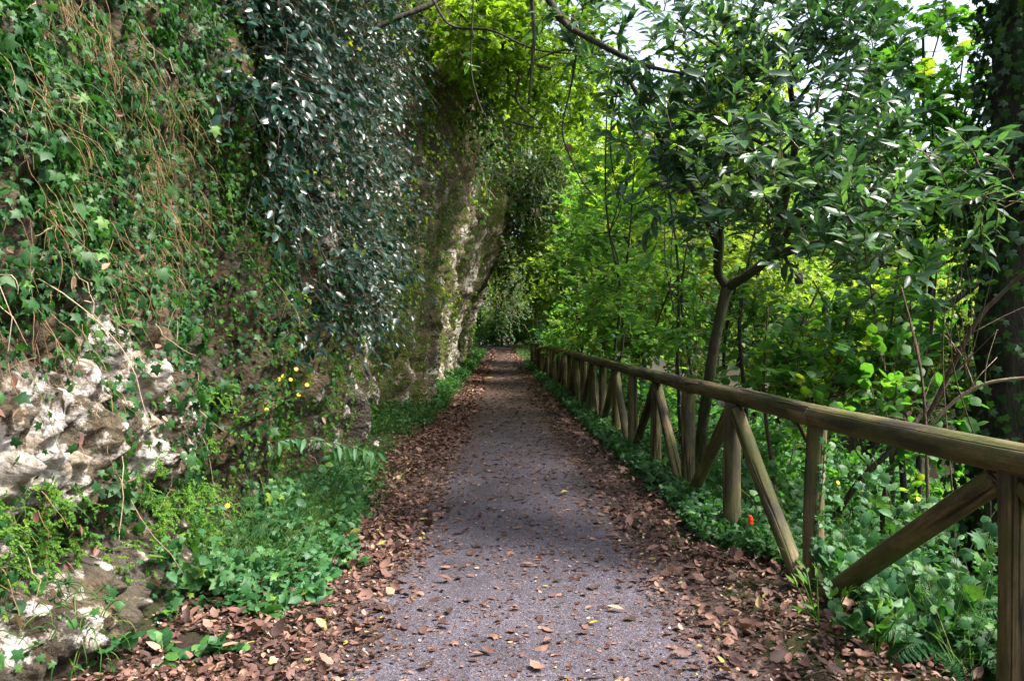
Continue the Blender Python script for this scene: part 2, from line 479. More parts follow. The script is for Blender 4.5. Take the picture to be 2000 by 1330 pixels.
def rock_material():
    m, nt, out = new_mat("limestone")
    g = N_(nt, "ShaderNodeNewGeometry"); P = g.outputs["Position"]
    pale = N_(nt, "ShaderNodeAttribute", attribute_name="pale").outputs["Fac"]
    moss = N_(nt, "ShaderNodeAttribute", attribute_name="moss").outputs["Fac"]
    def tex(scale, detail=6.0, rough=.6, map_=None):
        n = N_(nt, "ShaderNodeTexNoise", Scale=scale, Detail=detail, Roughness=rough)
        if map_:
            mp = N_(nt, "ShaderNodeMapping"); mp.inputs["Scale"].default_value = map_; nt.links.new(P, mp.inputs[0]); nt.links.new(mp.outputs[0], n.inputs["Vector"])
        else: nt.links.new(P, n.inputs["Vector"])
        return n.outputs[0]
    base = ramp(nt, [(.28, (.014, .012, .009)), (.46, (.05, .036, .021)), (.58, (.12, .085, .047)), (.76, (.28, .22, .15))], tex(2.2, 8, .68, (1, 1, .55))).outputs[0]
    stain = ramp(nt, [(.42, (0, 0, 0)), (.58, (1, 1, 1))], tex(1.3, 6, .65, (1.6, 1.6, .35))).outputs[0]
    base = mixc(nt, stain, base, mixc(nt, .7, base, (.085, .075, .058, 1)))
    tan = N_(nt, "ShaderNodeAttribute", attribute_name="tan").outputs["Fac"]
    tan_c = ramp(nt, [(.3, (.06, .045, .03)), (.45, (.18, .13, .075)), (.58, (.31, .235, .15)), (.75, (.42, .35, .27))], tex(3.5, 9, .7, (1, 1, .6))).outputs[0]
    base = mixc(nt, tan, base, tan_c)
    pale_c = ramp(nt, [(.28, (.16, .115, .07)), (.40, (.38, .31, .23)), (.50, (.58, .525, .465)), (.68, (.75, .72, .70))], tex(6, 8, .68)).outputs[0]
    pm = N_(nt, "ShaderNodeMath", operation='MULTIPLY_ADD'); nt.links.new(tex(5, 8, .7), pm.inputs[0]); pm.inputs[1].default_value = 2.6; pm.inputs[2].default_value = -1.3
    pa = N_(nt, "ShaderNodeMath", operation='ADD'); nt.links.new(pm.outputs[0], pa.inputs[0]); nt.links.new(pale, pa.inputs[1])
    pf = ramp(nt, [(.42, (0, 0, 0)), (.6, (1, 1, 1))], pa.outputs[0]).outputs[0]
    col = mixc(nt, pf, base, pale_c)
    ms = N_(nt, "ShaderNodeMath", operation='MULTIPLY_ADD'); nt.links.new(tex(6, 8, .75), ms.inputs[0]); ms.inputs[1].default_value = 2.2; ms.inputs[2].default_value = -1.1
    ma = N_(nt, "ShaderNodeMath", operation='ADD'); nt.links.new(ms.outputs[0], ma.inputs[0]); nt.links.new(moss, ma.inputs[1])
    mf = ramp(nt, [(.45, (0, 0, 0)), (.65, (1, 1, 1))], ma.outputs[0]).outputs[0]
    moss_c = ramp(nt, [(.3, (.035, .045, .010)), (.7, (.11, .13, .022))], tex(30, 3)).outputs[0]
    col = mixc(nt, mf, col, moss_c)
    lich = ramp(nt, [(.54, (0, 0, 0)), (.6, (1, 1, 1))], tex(3.2, 9, .75)).outputs[0]
    col = mixc(nt, mixc(nt, .6, (0, 0, 0, 1), lich), col, (.07, .065, .06, 1))
    ridge = N_(nt, "ShaderNodeTexNoise", Scale=5.0, Detail=9.0, Roughness=.6, noise_type='RIDGED_MULTIFRACTAL'); nt.links.new(P, ridge.inputs["Vector"])
    crack = N_(nt, "ShaderNodeTexVoronoi", Scale=4.5, feature='DISTANCE_TO_EDGE')
    wv = N_(nt, "ShaderNodeMix", data_type='VECTOR')
    nn = N_(nt, "ShaderNodeTexNoise", Scale=3.0, Detail=4.0); nt.links.new(P, nn.inputs["Vector"])
    wv.inputs[0].default_value = .35; nt.links.new(P, wv.inputs[4]); nt.links.new(nn.outputs["Color"], wv.inputs[5])
    nt.links.new(wv.outputs[1], crack.inputs["Vector"])
    ck = ramp(nt, [(.0, (.25, .25, .25)), (.035, (1, 1, 1))], crack.outputs["Distance"]).outputs[0]
    col = mixc(nt, .25, col, ck, 'MULTIPLY')
    b = N_(nt, "ShaderNodeBsdfPrincipled", Roughness=.88); nt.links.new(col, b.inputs["Base Color"]); b.inputs["Specular IOR Level"].default_value = .25
    h1 = N_(nt, "ShaderNodeMath", operation='MULTIPLY_ADD'); nt.links.new(tex(9, 9, .7), h1.inputs[0]); h1.inputs[1].default_value = 1.0; h1.inputs[1].default_value = .8; rs = N_(nt, "ShaderNodeMath", operation='MULTIPLY'); nt.links.new(ridge.outputs[0], rs.inputs[0]); rs.inputs[1].default_value = .35; pit = N_(nt, "ShaderNodeTexVoronoi", Scale=26.0); nt.links.new(P, pit.inputs["Vector"]); pd = N_(nt, "ShaderNodeMath", operation='MULTIPLY_ADD'); nt.links.new(pit.outputs["Distance"], pd.inputs[0]); pd.inputs[1].default_value = -.28; nt.links.new(rs.outputs[0], pd.inputs[2]); rs = pd; nt.links.new(rs.outputs[0], h1.inputs[2])
    bp = N_(nt, "ShaderNodeBump", Strength=1.0, Distance=.11); nt.links.new(h1.outputs[0], bp.inputs["Height"])
    nt.links.new(bp.outputs[0], b.inputs["Normal"]); nt.links.new(b.outputs[0], out.inputs[0])
    return m
M['rock'] = rock_material()

def asphalt_material():
    m, nt, out = new_mat("asphalt")
    g = N_(nt, "ShaderNodeNewGeometry"); P = g.outputs["Position"]
    n1 = N_(nt, "ShaderNodeTexNoise", Scale=1.1, Detail=7.0, Roughness=.65); nt.links.new(P, n1.inputs["Vector"])
    n2 = N_(nt, "ShaderNodeTexNoise", Scale=160.0, Detail=2.0, Roughness=.8); nt.links.new(P, n2.inputs["Vector"])
    vo = N_(nt, "ShaderNodeTexVoronoi", Scale=115.0); nt.links.new(P, vo.inputs["Vector"])
    agg = ramp(nt, [(0, (.030, .026, .036)), (.5, (.072, .064, .083)), (.85, (.135, .122, .152)), (1, (.30, .28, .30))], vo.outputs["Color"]).outputs[0]
    sp = ramp(nt, [(.35, (.6, .6, .6)), (.65, (1.25, 1.25, 1.25))], n2.outputs[0]).outputs[0]
    col = mixc(nt, 1.0, agg, sp, 'MULTIPLY')
    big = ramp(nt, [(.3, (.42, .40, .42)), (.48, (.85, .83, .85)), (.68, (1.2, 1.17, 1.2))], n1.outputs[0]).outputs[0]
    col = mixc(nt, 1.0, col, big, 'MULTIPLY')
    n5 = N_(nt, "ShaderNodeTexNoise", Scale=22.0, Detail=6.0, Roughness=.8); nt.links.new(P, n5.inputs["Vector"])
    cru = ramp(nt, [(.52, (0, 0, 0)), (.66, (.75, .75, .75))], n5.outputs[0]).outputs[0]
    col = mixc(nt, cru, col, (.075, .045, .034, 1))
    edge = N_(nt, "ShaderNodeAttribute", attribute_name="edge").outputs["Fac"]
    n3 = N_(nt, "ShaderNodeTexNoise", Scale=4.0, Detail=8.0, Roughness=.75); nt.links.new(P, n3.inputs["Vector"])
    ad = N_(nt, "ShaderNodeMath", operation='ADD'); nt.links.new(edge, ad.inputs[0]); nt.links.new(n3.outputs[0], ad.inputs[1])
    dm = ramp(nt, [(.68, (0, 0, 0)), (.92, (.92, .92, .92))], ad.outputs[0]).outputs[0]
    dirt = ramp(nt, [(.3, (.022, .015, .013)), (.6, (.07, .042, .033)), (.8, (.12, .07, .05))], n2.outputs[0]).outputs[0]
    col = mixc(nt, dm, col, dirt)  # brown dirt, which also carries the painted shade of the farther path
    b = N_(nt, "ShaderNodeBsdfPrincipled", Roughness=.8); nt.links.new(col, b.inputs["Base Color"]); b.inputs["Specular IOR Level"].default_value = .35
    bp = N_(nt, "ShaderNodeBump", Strength=.6, Distance=.006); nt.links.new(vo.outputs["Distance"], bp.inputs["Height"])
    nt.links.new(bp.outputs[0], b.inputs["Normal"]); nt.links.new(b.outputs[0], out.inputs[0])
    return m
M['asphalt'] = asphalt_material()

def soil_material():
    m, nt, out = new_mat("soil")
    g = N_(nt, "ShaderNodeNewGeometry"); P = g.outputs["Position"]
    n1 = N_(nt, "ShaderNodeTexNoise", Scale=42.0, Detail=8.0, Roughness=.8); nt.links.new(P, n1.inputs["Vector"])
    n2 = N_(nt, "ShaderNodeTexNoise", Scale=1.4, Detail=5.0); nt.links.new(P, n2.inputs["Vector"])
    col = ramp(nt, [(.3, (.014, .010, .009)), (.5, (.036, .024, .020)), (.7, (.075, .047, .038))], n1.outputs[0]).outputs[0]
    ms = ramp(nt, [(.42, (0, 0, 0)), (.56, (.85, .85, .85))], n2.outputs[0]).outputs[0]
    col = mixc(nt, ms, col, (.035, .045, .014, 1))
    b = N_(nt, "ShaderNodeBsdfPrincipled", Roughness=.95); nt.links.new(col, b.inputs["Base Color"]); b.inputs["Specular IOR Level"].default_value = .15
    bp = N_(nt, "ShaderNodeBump", Strength=.9, Distance=.03); nt.links.new(n1.outputs[0], bp.inputs["Height"])
    nt.links.new(bp.outputs[0], b.inputs["Normal"]); nt.links.new(b.outputs[0], out.inputs[0])
    return m
M['soil'] = soil_material()

def log_material():
    m, nt, out = new_mat("weathered_log")
    tc = N_(nt, "ShaderNodeTexCoord"); oi = N_(nt, "ShaderNodeObjectInfo")
    sh = N_(nt, "ShaderNodeVectorMath", operation='SCALE'); 
    cmb = N_(nt, "ShaderNodeCombineXYZ"); 
    for i in range(3): nt.links.new(oi.outputs["Random"], cmb.inputs[i])
    nt.links.new(cmb.outputs[0], sh.inputs[0]); sh.inputs["Scale"].default_value = 37.0
    ad = N_(nt, "ShaderNodeVectorMath", operation='ADD'); nt.links.new(tc.outputs["Object"], ad.inputs[0]); nt.links.new(sh.outputs[0], ad.inputs[1])
    P = ad.outputs[0]
    def tex(scale, zs, detail=6.0, rough=.6):
        mp = N_(nt, "ShaderNodeMapping"); mp.inputs["Scale"].default_value = (1, 1, zs); nt.links.new(P, mp.inputs[0])
        n = N_(nt, "ShaderNodeTexNoise", Scale=scale, Detail=detail, Roughness=rough); nt.links.new(mp.outputs[0], n.inputs["Vector"]); return n.outputs[0]
    grain = tex(38, .05, 6, .7)
    col = ramp(nt, [(.28, (.055, .041, .02)), (.48, (.17, .122, .058)), (.72, (.33, .25, .125))], grain).outputs[0]
    grey = ramp(nt, [(.4, (0, 0, 0)), (.65, (.75, .75, .75))], tex(3, .4, 5)).outputs[0]
    col = mixc(nt, grey, col, mixc(nt, 1.0, col, (.75, .82, .95, 1), 'MULTIPLY'))
    alg = ramp(nt, [(.43, (0, 0, 0)), (.56, (.9, .9, .9))], tex(4.5, .35, 8, .7)).outputs[0]
    col = mixc(nt, alg, col, (.072, .086, .020, 1))
    dirt = ramp(nt, [(.46, (0, 0, 0)), (.62, (.88, .88, .88))], tex(7, .25, 6, .7)).outputs[0]
    col = mixc(nt, dirt, col, (.032, .026, .02, 1))
    ckn = tex(9, .035, 3, .5)
    ck = ramp(nt, [(.47, (1, 1, 1)), (.494, (.06, .05, .04)), (.506, (.06, .05, .04)), (.53, (1, 1, 1))], ckn).outputs[0]
    col = mixc(nt, .85, col, ck, 'MULTIPLY')
    b = N_(nt, "ShaderNodeBsdfPrincipled", Roughness=.72); nt.links.new(col, b.inputs["Base Color"]); b.inputs["Specular IOR Level"].default_value = .35
    h = N_(nt, "ShaderNodeMath", operation='ADD'); nt.links.new(grain, h.inputs[0]); nt.links.new(ck, h.inputs[1])
    bp = N_(nt, "ShaderNodeBump", Strength=.55, Distance=.014); nt.links.new(h.outputs[0], bp.inputs["Height"])
    nt.links.new(bp.outputs[0], b.inputs["Normal"]); nt.links.new(b.outputs[0], out.inputs[0])
    return m
M['log'] = log_material()

# ------------------------------------------------------------------ the lie of the land
_x0y = [-8, 0, 2.5, 3.6, 4.8, 6, 7.4, 8.4, 9.3, 11.6, 13.8, 16, 18, 22, 27, 36, 40, 47, 60, 80, 100, 130]
_x0x = [-3.6, -2.9, -2.45, -2.25, -2.05, -2.2, -1.98, -1.74, -2.05, -2.25, -2.1, -1.8, -2.15, -1.95, -2.25, -2.1, -2.5, -2.7, -3.0, -4.6, -9, -18]
def flute(y, z): return np.abs(noise3(y * 1.15 + .35 * noise3(y * .8, z * .5, 3), z * .16, 17.7))
def cliff_x(y, z):
    x = np.interp(y, _x0y, _x0x)
    o = np.interp(y, [0, 7, 10, 14, 20, 24, 28, 32, 36, 42, 60, 100], [-.25, -.1, .25, .5, .75, 1.25, 2.0, 2.1, 1.9, 1.2, .7, .6])
    x = x + o * sstep(1.0, 6.5, z) + np.interp(y, [0, 10, 20, 40, 100], [0, .2, .8, 1.2, 1.0]) * sstep(6, 12, z)
    far = np.interp(y, [0, 8, 25, 100], [.55, .8, 1.0, 1.5])
    x = x + .34 * far * noise3(y * .42 + 3.1, z * .10, 2.2) * sstep(5, 9, y)
    x = x + .26 * far * (np.abs(noise3(y * .75, z * .22 + 4, 7.7)) * 2 - .6)
    x = x + .16 * far * fbm(y * 1.1, z * .8, 1.5, 3) - .12 * np.abs(noise3(y * 2.3, z * 1.9, 9.3)) + .075 * fbm(y * 4.2, z * 3.2, 3.3, 4, .6)
    fl = flute(y, z)
    x = x + .42 * sstep(6.5, 8.5, y) * sstep(60, 20, y) * (.45 - np.minimum(fl * 2.0, .9)) * np.interp(y, [8, 30], [.8, 1.3])
    near = np.exp(-((y - 4.0) / 1.5) ** 4) * sstep(2.4, 1.5, z)
    rg = 1 - np.abs(fbm(y * 2.6 + 4, z * 1.7, 22.2, 4, .6))
    x = x + near * (.05 * (rg - .75) + .17 * (np.abs(noise3(y * 3.4, z * 3.0, 31.0)) - .25) + .09 * (np.abs(noise3(y * 7.5, z * 7.5, 33.0)) - .25) + .06 * np.abs(noise3(y * 15, z * 15, 35.0)))
    # the near outcrop: pale bulge over an undercut, a low boulder below it
    x = x + .13 * np.exp(-((y - 4.0) / 1.1) ** 2 - ((z - 1.05) / .55) ** 2)
    x = x - .16 * np.exp(-((y - 4.3) / 1.2) ** 2 - ((z - .52) / .12) ** 2)
    x = x + .30 * sstep(2.2, 3.2, y) * sstep(4.95, 4.7, y) * np.exp(-((z - .12) / .30) ** 4)
    return x

def cliff_pts(y, z):
    e = .06
    x = cliff_x(y, z)
    fy = (cliff_x(y + e, z) - x) / e; fz = (cliff_x(y, z + e) - x) / e
    n = nrm(np.stack([np.ones_like(x), -fy, -fz], -1))
    return np.stack([x, y, z], -1), n

def path_c(y): return np.interp(y, [-10, 0, 10, 60, 80, 90, 110], [.12, .1, .02, -.78, -1.2, -2.2, -7])
_fy = [-6, 1.6, 3.2, 4.8, 6.2, 9.1, 12, 18, 38, 120]
_fx = [2.7, 2.2, 2.02, 1.82, 1.70, 1.65, 1.575, 1.44, .95, 1.2]
def fence_x(y): return np.interp(y, _fy, _fx)

def ground_z(x, y):
    x, y = np.asarray(x, float), np.asarray(y, float)
    c = path_c(y); fx = fence_x(y)
    z = -.012 * ((x - c) / 1.2) ** 2 * (np.abs(x - c) < 1.2)
    left = sstep(-1.15, -2.2, x - c)
    z = z + .10 * left * (1 + .8 * noise3(x * 2, y * 2, 0))
    rough = sstep(.95, 1.4, np.abs(x - c))
    z = z + rough * .035 * fbm(x * 2.1, y * 2.1, .5, 3)
    bank = sstep(36, 42, y)
    t = np.maximum(x - fx - .28 - bank * 2.2, 0)
    z = z - np.where(t < 12, t * .62, 7.44 + (t - 12) * .1) * (1) * (1 - .5 * bank)
    z = z + np.maximum(t - 22, 0) * .62
    return z + 0.0

# ground sheet
def grid_mesh(name, X, Y, Z, mat, attrs=None, smooth=True):
    a, b = X.shape
    V = np.stack([X, Y, Z], -1).reshape(-1, 3)
    i = np.arange(a - 1)[:, None] * b; j = np.arange(b - 1)[None]
    Q = np.stack([i + j, i + j + 1, i + b + j + 1, i + b + j], -1).reshape(-1, 4)
    return make_mesh(name, V, [Q], mat, attrs, smooth)

ys = np.concatenate([np.linspace(-40, 1.5, 16)[:-1], np.geomspace(1.5, 220, 190)])
xs = np.concatenate([np.linspace(-60, -4, 10)[:-1], np.linspace(-4, 5, 110), np.geomspace(5.1, 140, 34)])
GX, GY = np.meshgrid(xs, ys)
GZ = ground_z(GX, GY)
on_path = np.abs(GX - path_c(GY)) < 1.1
g_me = grid_mesh("ground", GX, GY, GZ - .02 * on_path, M['soil'])
g_me.flip_normals()
add("ground", g_me, kind="structure")

# asphalt path, worn crooked edges
yp = np.concatenate([np.linspace(-10, 1.2, 10)[:-1], np.geomspace(1.2, 112, 260)])
tp = np.linspace(-1, 1, 33)
PY, PT = np.meshgrid(yp, tp, indexing='ij')
half = 1.22 + .10 * noise3(yp * .9, 3.3, 0)[:, None] + .05 * noise3(yp * 3.1, 8.3, 0)[:, None]
PX = path_c(PY) + PT * half
PZ = ground_z(PX, PY) + .012
PZ[:, 0] -= .05; PZ[:, -1] -= .05
edge = .62 * np.abs(PT) ** 2.2 + .42 * sstep(6, 18, PY)  # litter dirt at edges and far off; far term also paints in canopy shade
p_me = grid_mesh("path", PX, PY, PZ, M['asphalt'], {"edge": ('POINT', edge.ravel())})
add("path", p_me, kind="structure")

# cliff
yc = np.concatenate([np.linspace(-7, 2.2, 40)[:-1], np.geomspace(2.2, 7, 300)[:-1], np.geomspace(7, 128, 270)])
tz = np.linspace(0, 1, 300) ** 1.5
Hc = np.interp(yc, [-7, 3, 10, 30, 60, 128], [8, 8.5, 10, 17, 20, 20])
CY = np.repeat(yc[:, None], len(tz), 1)
CZ = -.35 + tz[None, :] * Hc[:, None]
CX = cliff_x(CY, CZ)
pale = .92 * np.exp(-((CY - 3.6) / 1.1) ** 4 - ((CZ - 1.15 + .25 * noise3(CY * 1.3, 3.3, 8.8)) / .62) ** 2) * (.80 + .9 * noise3(CY * 1.9, CZ * 1.5, 6.2)) + .24 * np.exp(-((CY - 3.9) / 1.1) ** 4 - ((CZ - .2) / .32) ** 2)
pale = pale + .42 * np.exp(-((CY - 5.3) / .6) ** 2 - ((CZ - .9) / .5) ** 2)
pale = pale + .25 * sstep(7.5, 8.5, CY) * (noise3(CY * 1.3, CZ * .5, 4.4) > .12) * sstep(5.5, 3, CZ - .05 * CY)
pale = pale + .18 * sstep(16, 20, CY) * sstep(44, 34, CY) * sstep(7, 4, CZ)
pale = pale + .58 * np.exp(-(flute(CY, CZ) / .09) ** 2) * sstep(6.8, 7.8, CY) * np.interp(CY, [8, 14, 18, 30], [1, .7, .35, .3]) * sstep(5, 2.6, CZ - .06 * CY)
moss = .42 - .35 * np.exp(-(flute(CY, CZ) / .11) ** 2) * sstep(6.8, 7.8, CY) + .35 * noise3(CY * .6, CZ * .6, 12.2) + .34 * sstep(9, 14, CY) * (noise3(CY * 1.1, CZ * .35, 8.1) > -.05) - .7 * np.exp(-((CY - 3.9) / 1.1) ** 2 - ((CZ - 1.1) / .6) ** 2)
moss = moss + .6 * np.exp(-((CY - 38) / 2.5) ** 2) * sstep(3.5, 1, CZ)
moss = moss - .08 * sstep(5, 4.6, CY) * sstep(.5, .38, CZ)
tan = .9 * sstep(12.5, 16, CY) * sstep(46, 38, CY) * sstep(9, 5.5, CZ) * (.75 + .8 * noise3(CY * .9, CZ * .5, 81.0)) + .34 * sstep(5.1, 4.6, CY) * sstep(2.2, 1.6, CZ) * sstep(.35, .6, CZ) * (.7 + .6 * noise3(CY * 2, CZ * 2, 82.0))
pale = pale + .10 * sstep(14, 18, CY) * sstep(42, 36, CY) * sstep(7.5, 5, CZ) * (.5 + noise3(CY * .8, CZ * .4, 66.0))
c_me = grid_mesh("cliff", CX, CY, CZ, M['rock'], {"pale": ('POINT', pale.ravel()), "moss": ('POINT', moss.ravel()), "tan": ('POINT', np.clip(tan, 0, 1).ravel())})
c_me.flip_normals()
add("cliff", c_me, kind="structure")
# the land on top of the cliff
yt = np.linspace(-7, 128, 120); xt = np.linspace(0, 1, 14)
TY = np.repeat(yt[:, None], 14, 1)
Ht = np.interp(yt, [-7, 3, 10, 30, 60, 128], [8, 8.5, 10, 17, 20, 20])[:, None] - .35
TX = cliff_x(TY, Ht + 0 * TY) - xt[None] * 40
TZ = Ht + xt[None] * 10 + .3 * noise3(TX * .3, TY * .3, 1) * xt[None]
add("hillside", grid_mesh("hillside", TX, TY, TZ, M['soil']), kind="structure")

# ------------------------------------------------------------------ the log fence
def log_part(name, a, b, r, parent, r2=None, label=None, seed=0):
    """a log from a to b: local Z runs along it, so the grain does too"""
    a, b = np.asarray(a, float), np.asarray(b, float)
    L = np.linalg.norm(b - a); sides = 22
    r2 = r if r2 is None else r2
    zz = np.array([0, 0, .006] + list(np.linspace(.02, L - .02, 16)) + [L - .006, L, L])
    rr = np.interp(zz, [0, L], [r, r2]); rr[0] = rr[-1] = .0005; rr[1] *= .92; rr[-2] *= .92; rr[2] *= .98; rr[-3] *= .98
    ang = np.linspace(0, 2 * np.pi, sides, endpoint=False)
    g = np.random.default_rng(seed + 100)
    bow = g.normal(size=2) * .006
    X = []
    for z_, r_ in zip(zz, rr):
        k = 1 + .035 * noise3(np.cos(ang) * 1.3 + seed, np.sin(ang) * 1.3, z_ * 1.1) + .02 * noise3(np.cos(ang) * 3 + seed, np.sin(ang) * 3, z_ * 3)
        s = math.sin(math.pi * z_ / L)
        X.append(np.stack([r_ * k * np.cos(ang) + bow[0] * s, r_ * k * np.sin(ang) + bow[1] * s, np.full(sides, z_)], -1))
    V = np.concatenate(X)
    n = len(zz); i = np.arange(n - 1)[:, None] * sides; j = np.arange(sides)[None]; j2 = (j + 1) % sides
    Q = np.stack([i + j, i + j2, i + sides + j2, i + sides + j], -1).reshape(-1, 4)
    me = make_mesh(name, V, [Q], M['log'], smooth=True)
    o = add(name, me, parent, label=label)
    z_ax = Vector((b - a) / L)
    q = z_ax.to_track_quat('Z', 'Y')
    Mx = q.to_matrix().to_4x4(); Mx.translation = Vector(a) - parent.location
    o.matrix_local = Mx
    return o

post_y = [1.65, 3.2, 4.8, 6.15, 7.6, 9.05, 10.5, 12.0, 13.5, 15.0] + list(np.arange(16.5, 38.1, 1.53))
fence = thing("log_fence", "long rustic fence of round logs along the right edge of the path", "fence", (fence_x(4.8), 4.8, 0))
RAIL = 1.05
post_p = []
for i, y in enumerate(post_y):
    x = float(fence_x(y)) + .012 * rng.normal()
    post_p.append((x, y))
    gz = float(ground_z(x, y))
    r = .068 + .004 * rng.normal()
    tilt = rng.normal(size=2) * .008
    lab = "round post with an ivy stem climbing its lit side" if i == 2 else None
    log_part("post", (x, y, gz - .25), (x + tilt[0], y + tilt[1], RAIL - .035), r * 1.04, fence, r * .96, lab, seed=i)
for i in range(len(post_y) - 1):
    (x1, y1), (x2, y2) = post_p[i], post_p[i + 1]
    top_first = (i % 2 == 1)          # every second post carries two brace heads, the others two brace feet
    ta, tb = (x1, y1), (x2, y2)
    if not top_first: ta, tb = tb, ta
    dx, dy = tb[0] - ta[0], tb[1] - ta[1]
    A = (ta[0] + dx * .05, ta[1] + dy * .05, RAIL - .09)
    B = (tb[0] - dx * .10 - .02, tb[1] - dy * .10, float(ground_z(tb[0], tb[1])) + .0)
    log_part("brace", A, B, .054 + .003 * rng.normal(), fence, seed=40 + i)
ends = [0, 2, 4, 6, 8, 10, 12, 14, 16, 18, 20, 22, len(post_y) - 1]
ends = sorted(set(min(e, len(post_y) - 1) for e in ends))
for a, b in zip(ends[:-1], ends[1:]):
    (x1, y1), (x2, y2) = post_p[a], post_p[b]
    o1 = -.9 if a == 0 else .003
    d = np.array([x2 - x1, y2 - y1]); L = np.linalg.norm(d); d /= L
    rz = .012 * rng.normal() if a else 0
    over = .10 if b == ends[-1] else -.003
    log_part("rail", (x1 + d[0] * o1, y1 + d[1] * o1, RAIL + .01), (x2 + d[0] * over, y2 + d[1] * over, RAIL + .01), .070, fence, .068, seed=80 + a)

# ==== VEGETATION ====
HEX = leaf_fan([(0, .0), (.40, .25), (.34, .68), (0, 1.0)], curl=.25)

def on_cliff(n, y0, y1, zf, dens, power=2.0):
    """points on the rock face; more of them where the face is near, thinned by dens(y, z)"""
    u = rng.random(n)
    a = 1 - power
    y = (y0 ** a + u * (y1 ** a - y0 ** a)) ** (1 / a)
    lo, hi = zf(y)
    z = lo + (hi - lo) * rng.random(n)
    k = rng.random(n) < dens(y, z)
    return cliff_pts(y[k], z[k])

def nmask(y, z, f, seed, lo, hi):
    return sstep(lo, hi, fbm(y * f, z * f, seed, 3))

def jit(n, s): return rng.normal(size=(n, 3)) * s
UP = np.array([0, 0, 1.0]); DOWN = -UP

# ================================================================== LEFT: rock face
# ---- ivy over the near outcrop
ivy = thing("ivy_creeper", "green ivy creeping over the pale outcrop at the left edge of the photo", "ivy", (-2.2, 4.4, 0))
lv = Leaves()
def dens_ivy(y, z):
    bare = np.exp(-((y - 3.75) / 1.15) ** 4 - ((z - 1.12) / .62) ** 2) * sstep(-.38, .02, noise3(y * 2.6, z * 2.1, 90.1) + .05)
    low = sstep(.48, .36, z) * sstep(5.0, 4.7, y)
    d = (.35 + .65 * nmask(y, z, 1.7, 3.0, -.35, .1)) * (.55 + .45 * sstep(1.2, 2.0, z))
    return np.clip(d * (1 - .9 * bare) * (1 - .85 * low), 0, 1)
p, n = on_cliff(43000, 2.5, 8.6, lambda y: (0 * y + .05, 1.9 + y * .55), dens_ivy)
m = len(p)
sz = np.clip(rng.lognormal(math.log(.038), .42, m), .014, .1) * np.interp(p[:, 1], [2.5, 7.5], [.9, 1.15])
lv.put(p + n * (rng.random((m, 1)) ** 1.6 * .13 + .01), DOWN + jit(m, .55) + n * .25, n * 1.0 + UP * .45 + jit(m, .38), sz,
       np.clip(.35 + .28 * noise3(p[:, 1] * 1.2, p[:, 2] * 1.2, 3) + rng.normal(size=m) * .22, 0, 1))
emit(lv, ivy, IVY, M['ivy'], "ivy", 300)
# trailing ivy stems
p, n = on_cliff(40, 2.7, 7, lambda y: (0 * y + .8, 1.9 + y * .45), lambda y, z: np.ones_like(y))
P = sprays(p + n * .06, DOWN + n * .15 + jit(len(p), .4), .25 + rng.random(len(p)) * .8, 1.2, 8, .25)
add("trailing_stem", twig_mesh("trailing_stem", P, .004, .002, M['root'], ivy.location), ivy, kind="stuff")

# ---- dry hanging grass and roots
dry = thing("dry_grass_curtain", "straw coloured dead grass and roots hanging down the ivy covered rock", "dry grass", (-2.3, 4.2, 2.0))
rts, dirs, lens = [], [], []
clumps = [(130, 30, 3.9, 90), (60, 200, 3.5, 60), (310, 360, 4.9, 130), (370, 480, 5.2, 80), (110, 330, 3.7, 60), (30, 460, 3.5, 50), (230, 520, 4.3, 60),
          (420, 250, 5.4, 60), (200, 120, 4.2, 60), (320, 560, 4.9, 50), (60, 700, 3.6, 50), (160, 620, 4.0, 40), (480, 420, 5.8, 40), (40, 1060, 3.3, 24), (130, 830, 3.9, 30), (280, 200, 4.7, 60)]
for px, py, Y, cnt in clumps:
    cnt = int(cnt * .55)
    z = CAM_H + (650 - py) / FPX * Y
    yy = Y + rng.normal(size=cnt) * .17; zz = z + .14 + rng.normal(size=cnt) * .12
    p, n = cliff_pts(yy, zz)
    rts.append(p + n * (rng.random((cnt, 1)) * .1 + .02)); dirs.append(n * .35 + DOWN * .5 + jit(cnt, .28)); lens.append(rng.uniform(.12, .42, cnt))
rts, dirs, lens = np.concatenate(rts), np.concatenate(dirs), np.concatenate(lens)
P = sprays(rts, dirs, lens, 2.2, 8, .24)
add("strands", twig_mesh("strands", P, .0026, .0010, M['straw'], dry.location), dry, kind="stuff")
# loose pale roots and stems over the face
p, n = on_cliff(80, 2.6, 8, lambda y: (0 * y + .3, 1.7 + y * .5), lambda y, z: .4 + .6 * (z > 1.5))
P = sprays(p + n * .07, DOWN + n * .1 + jit(len(p), .35), rng.uniform(.12, .42, len(p)), 1.0, 9, .4)
add("root", twig_mesh("root", P, .0035, .0018, M['root'], dry.location), dry, kind="stuff")
# dead leaves caught in the curtain
lv = Leaves()
p, n = on_cliff(150, 2.7, 9, lambda y: (0 * y + .2, 1.7 + y * .5), lambda y, z: np.ones_like(y))
m = len(p)
lv.put(p + n * .12, DOWN + jit(m, .7), n + jit(m, .5), rng.uniform(.04, .09, m), rng.uniform(.5, .95, m))
emit(lv, dry, DEAD, M['dead'], "deadwall", 90, body="dead_leaves", single_name="dead_leaf")

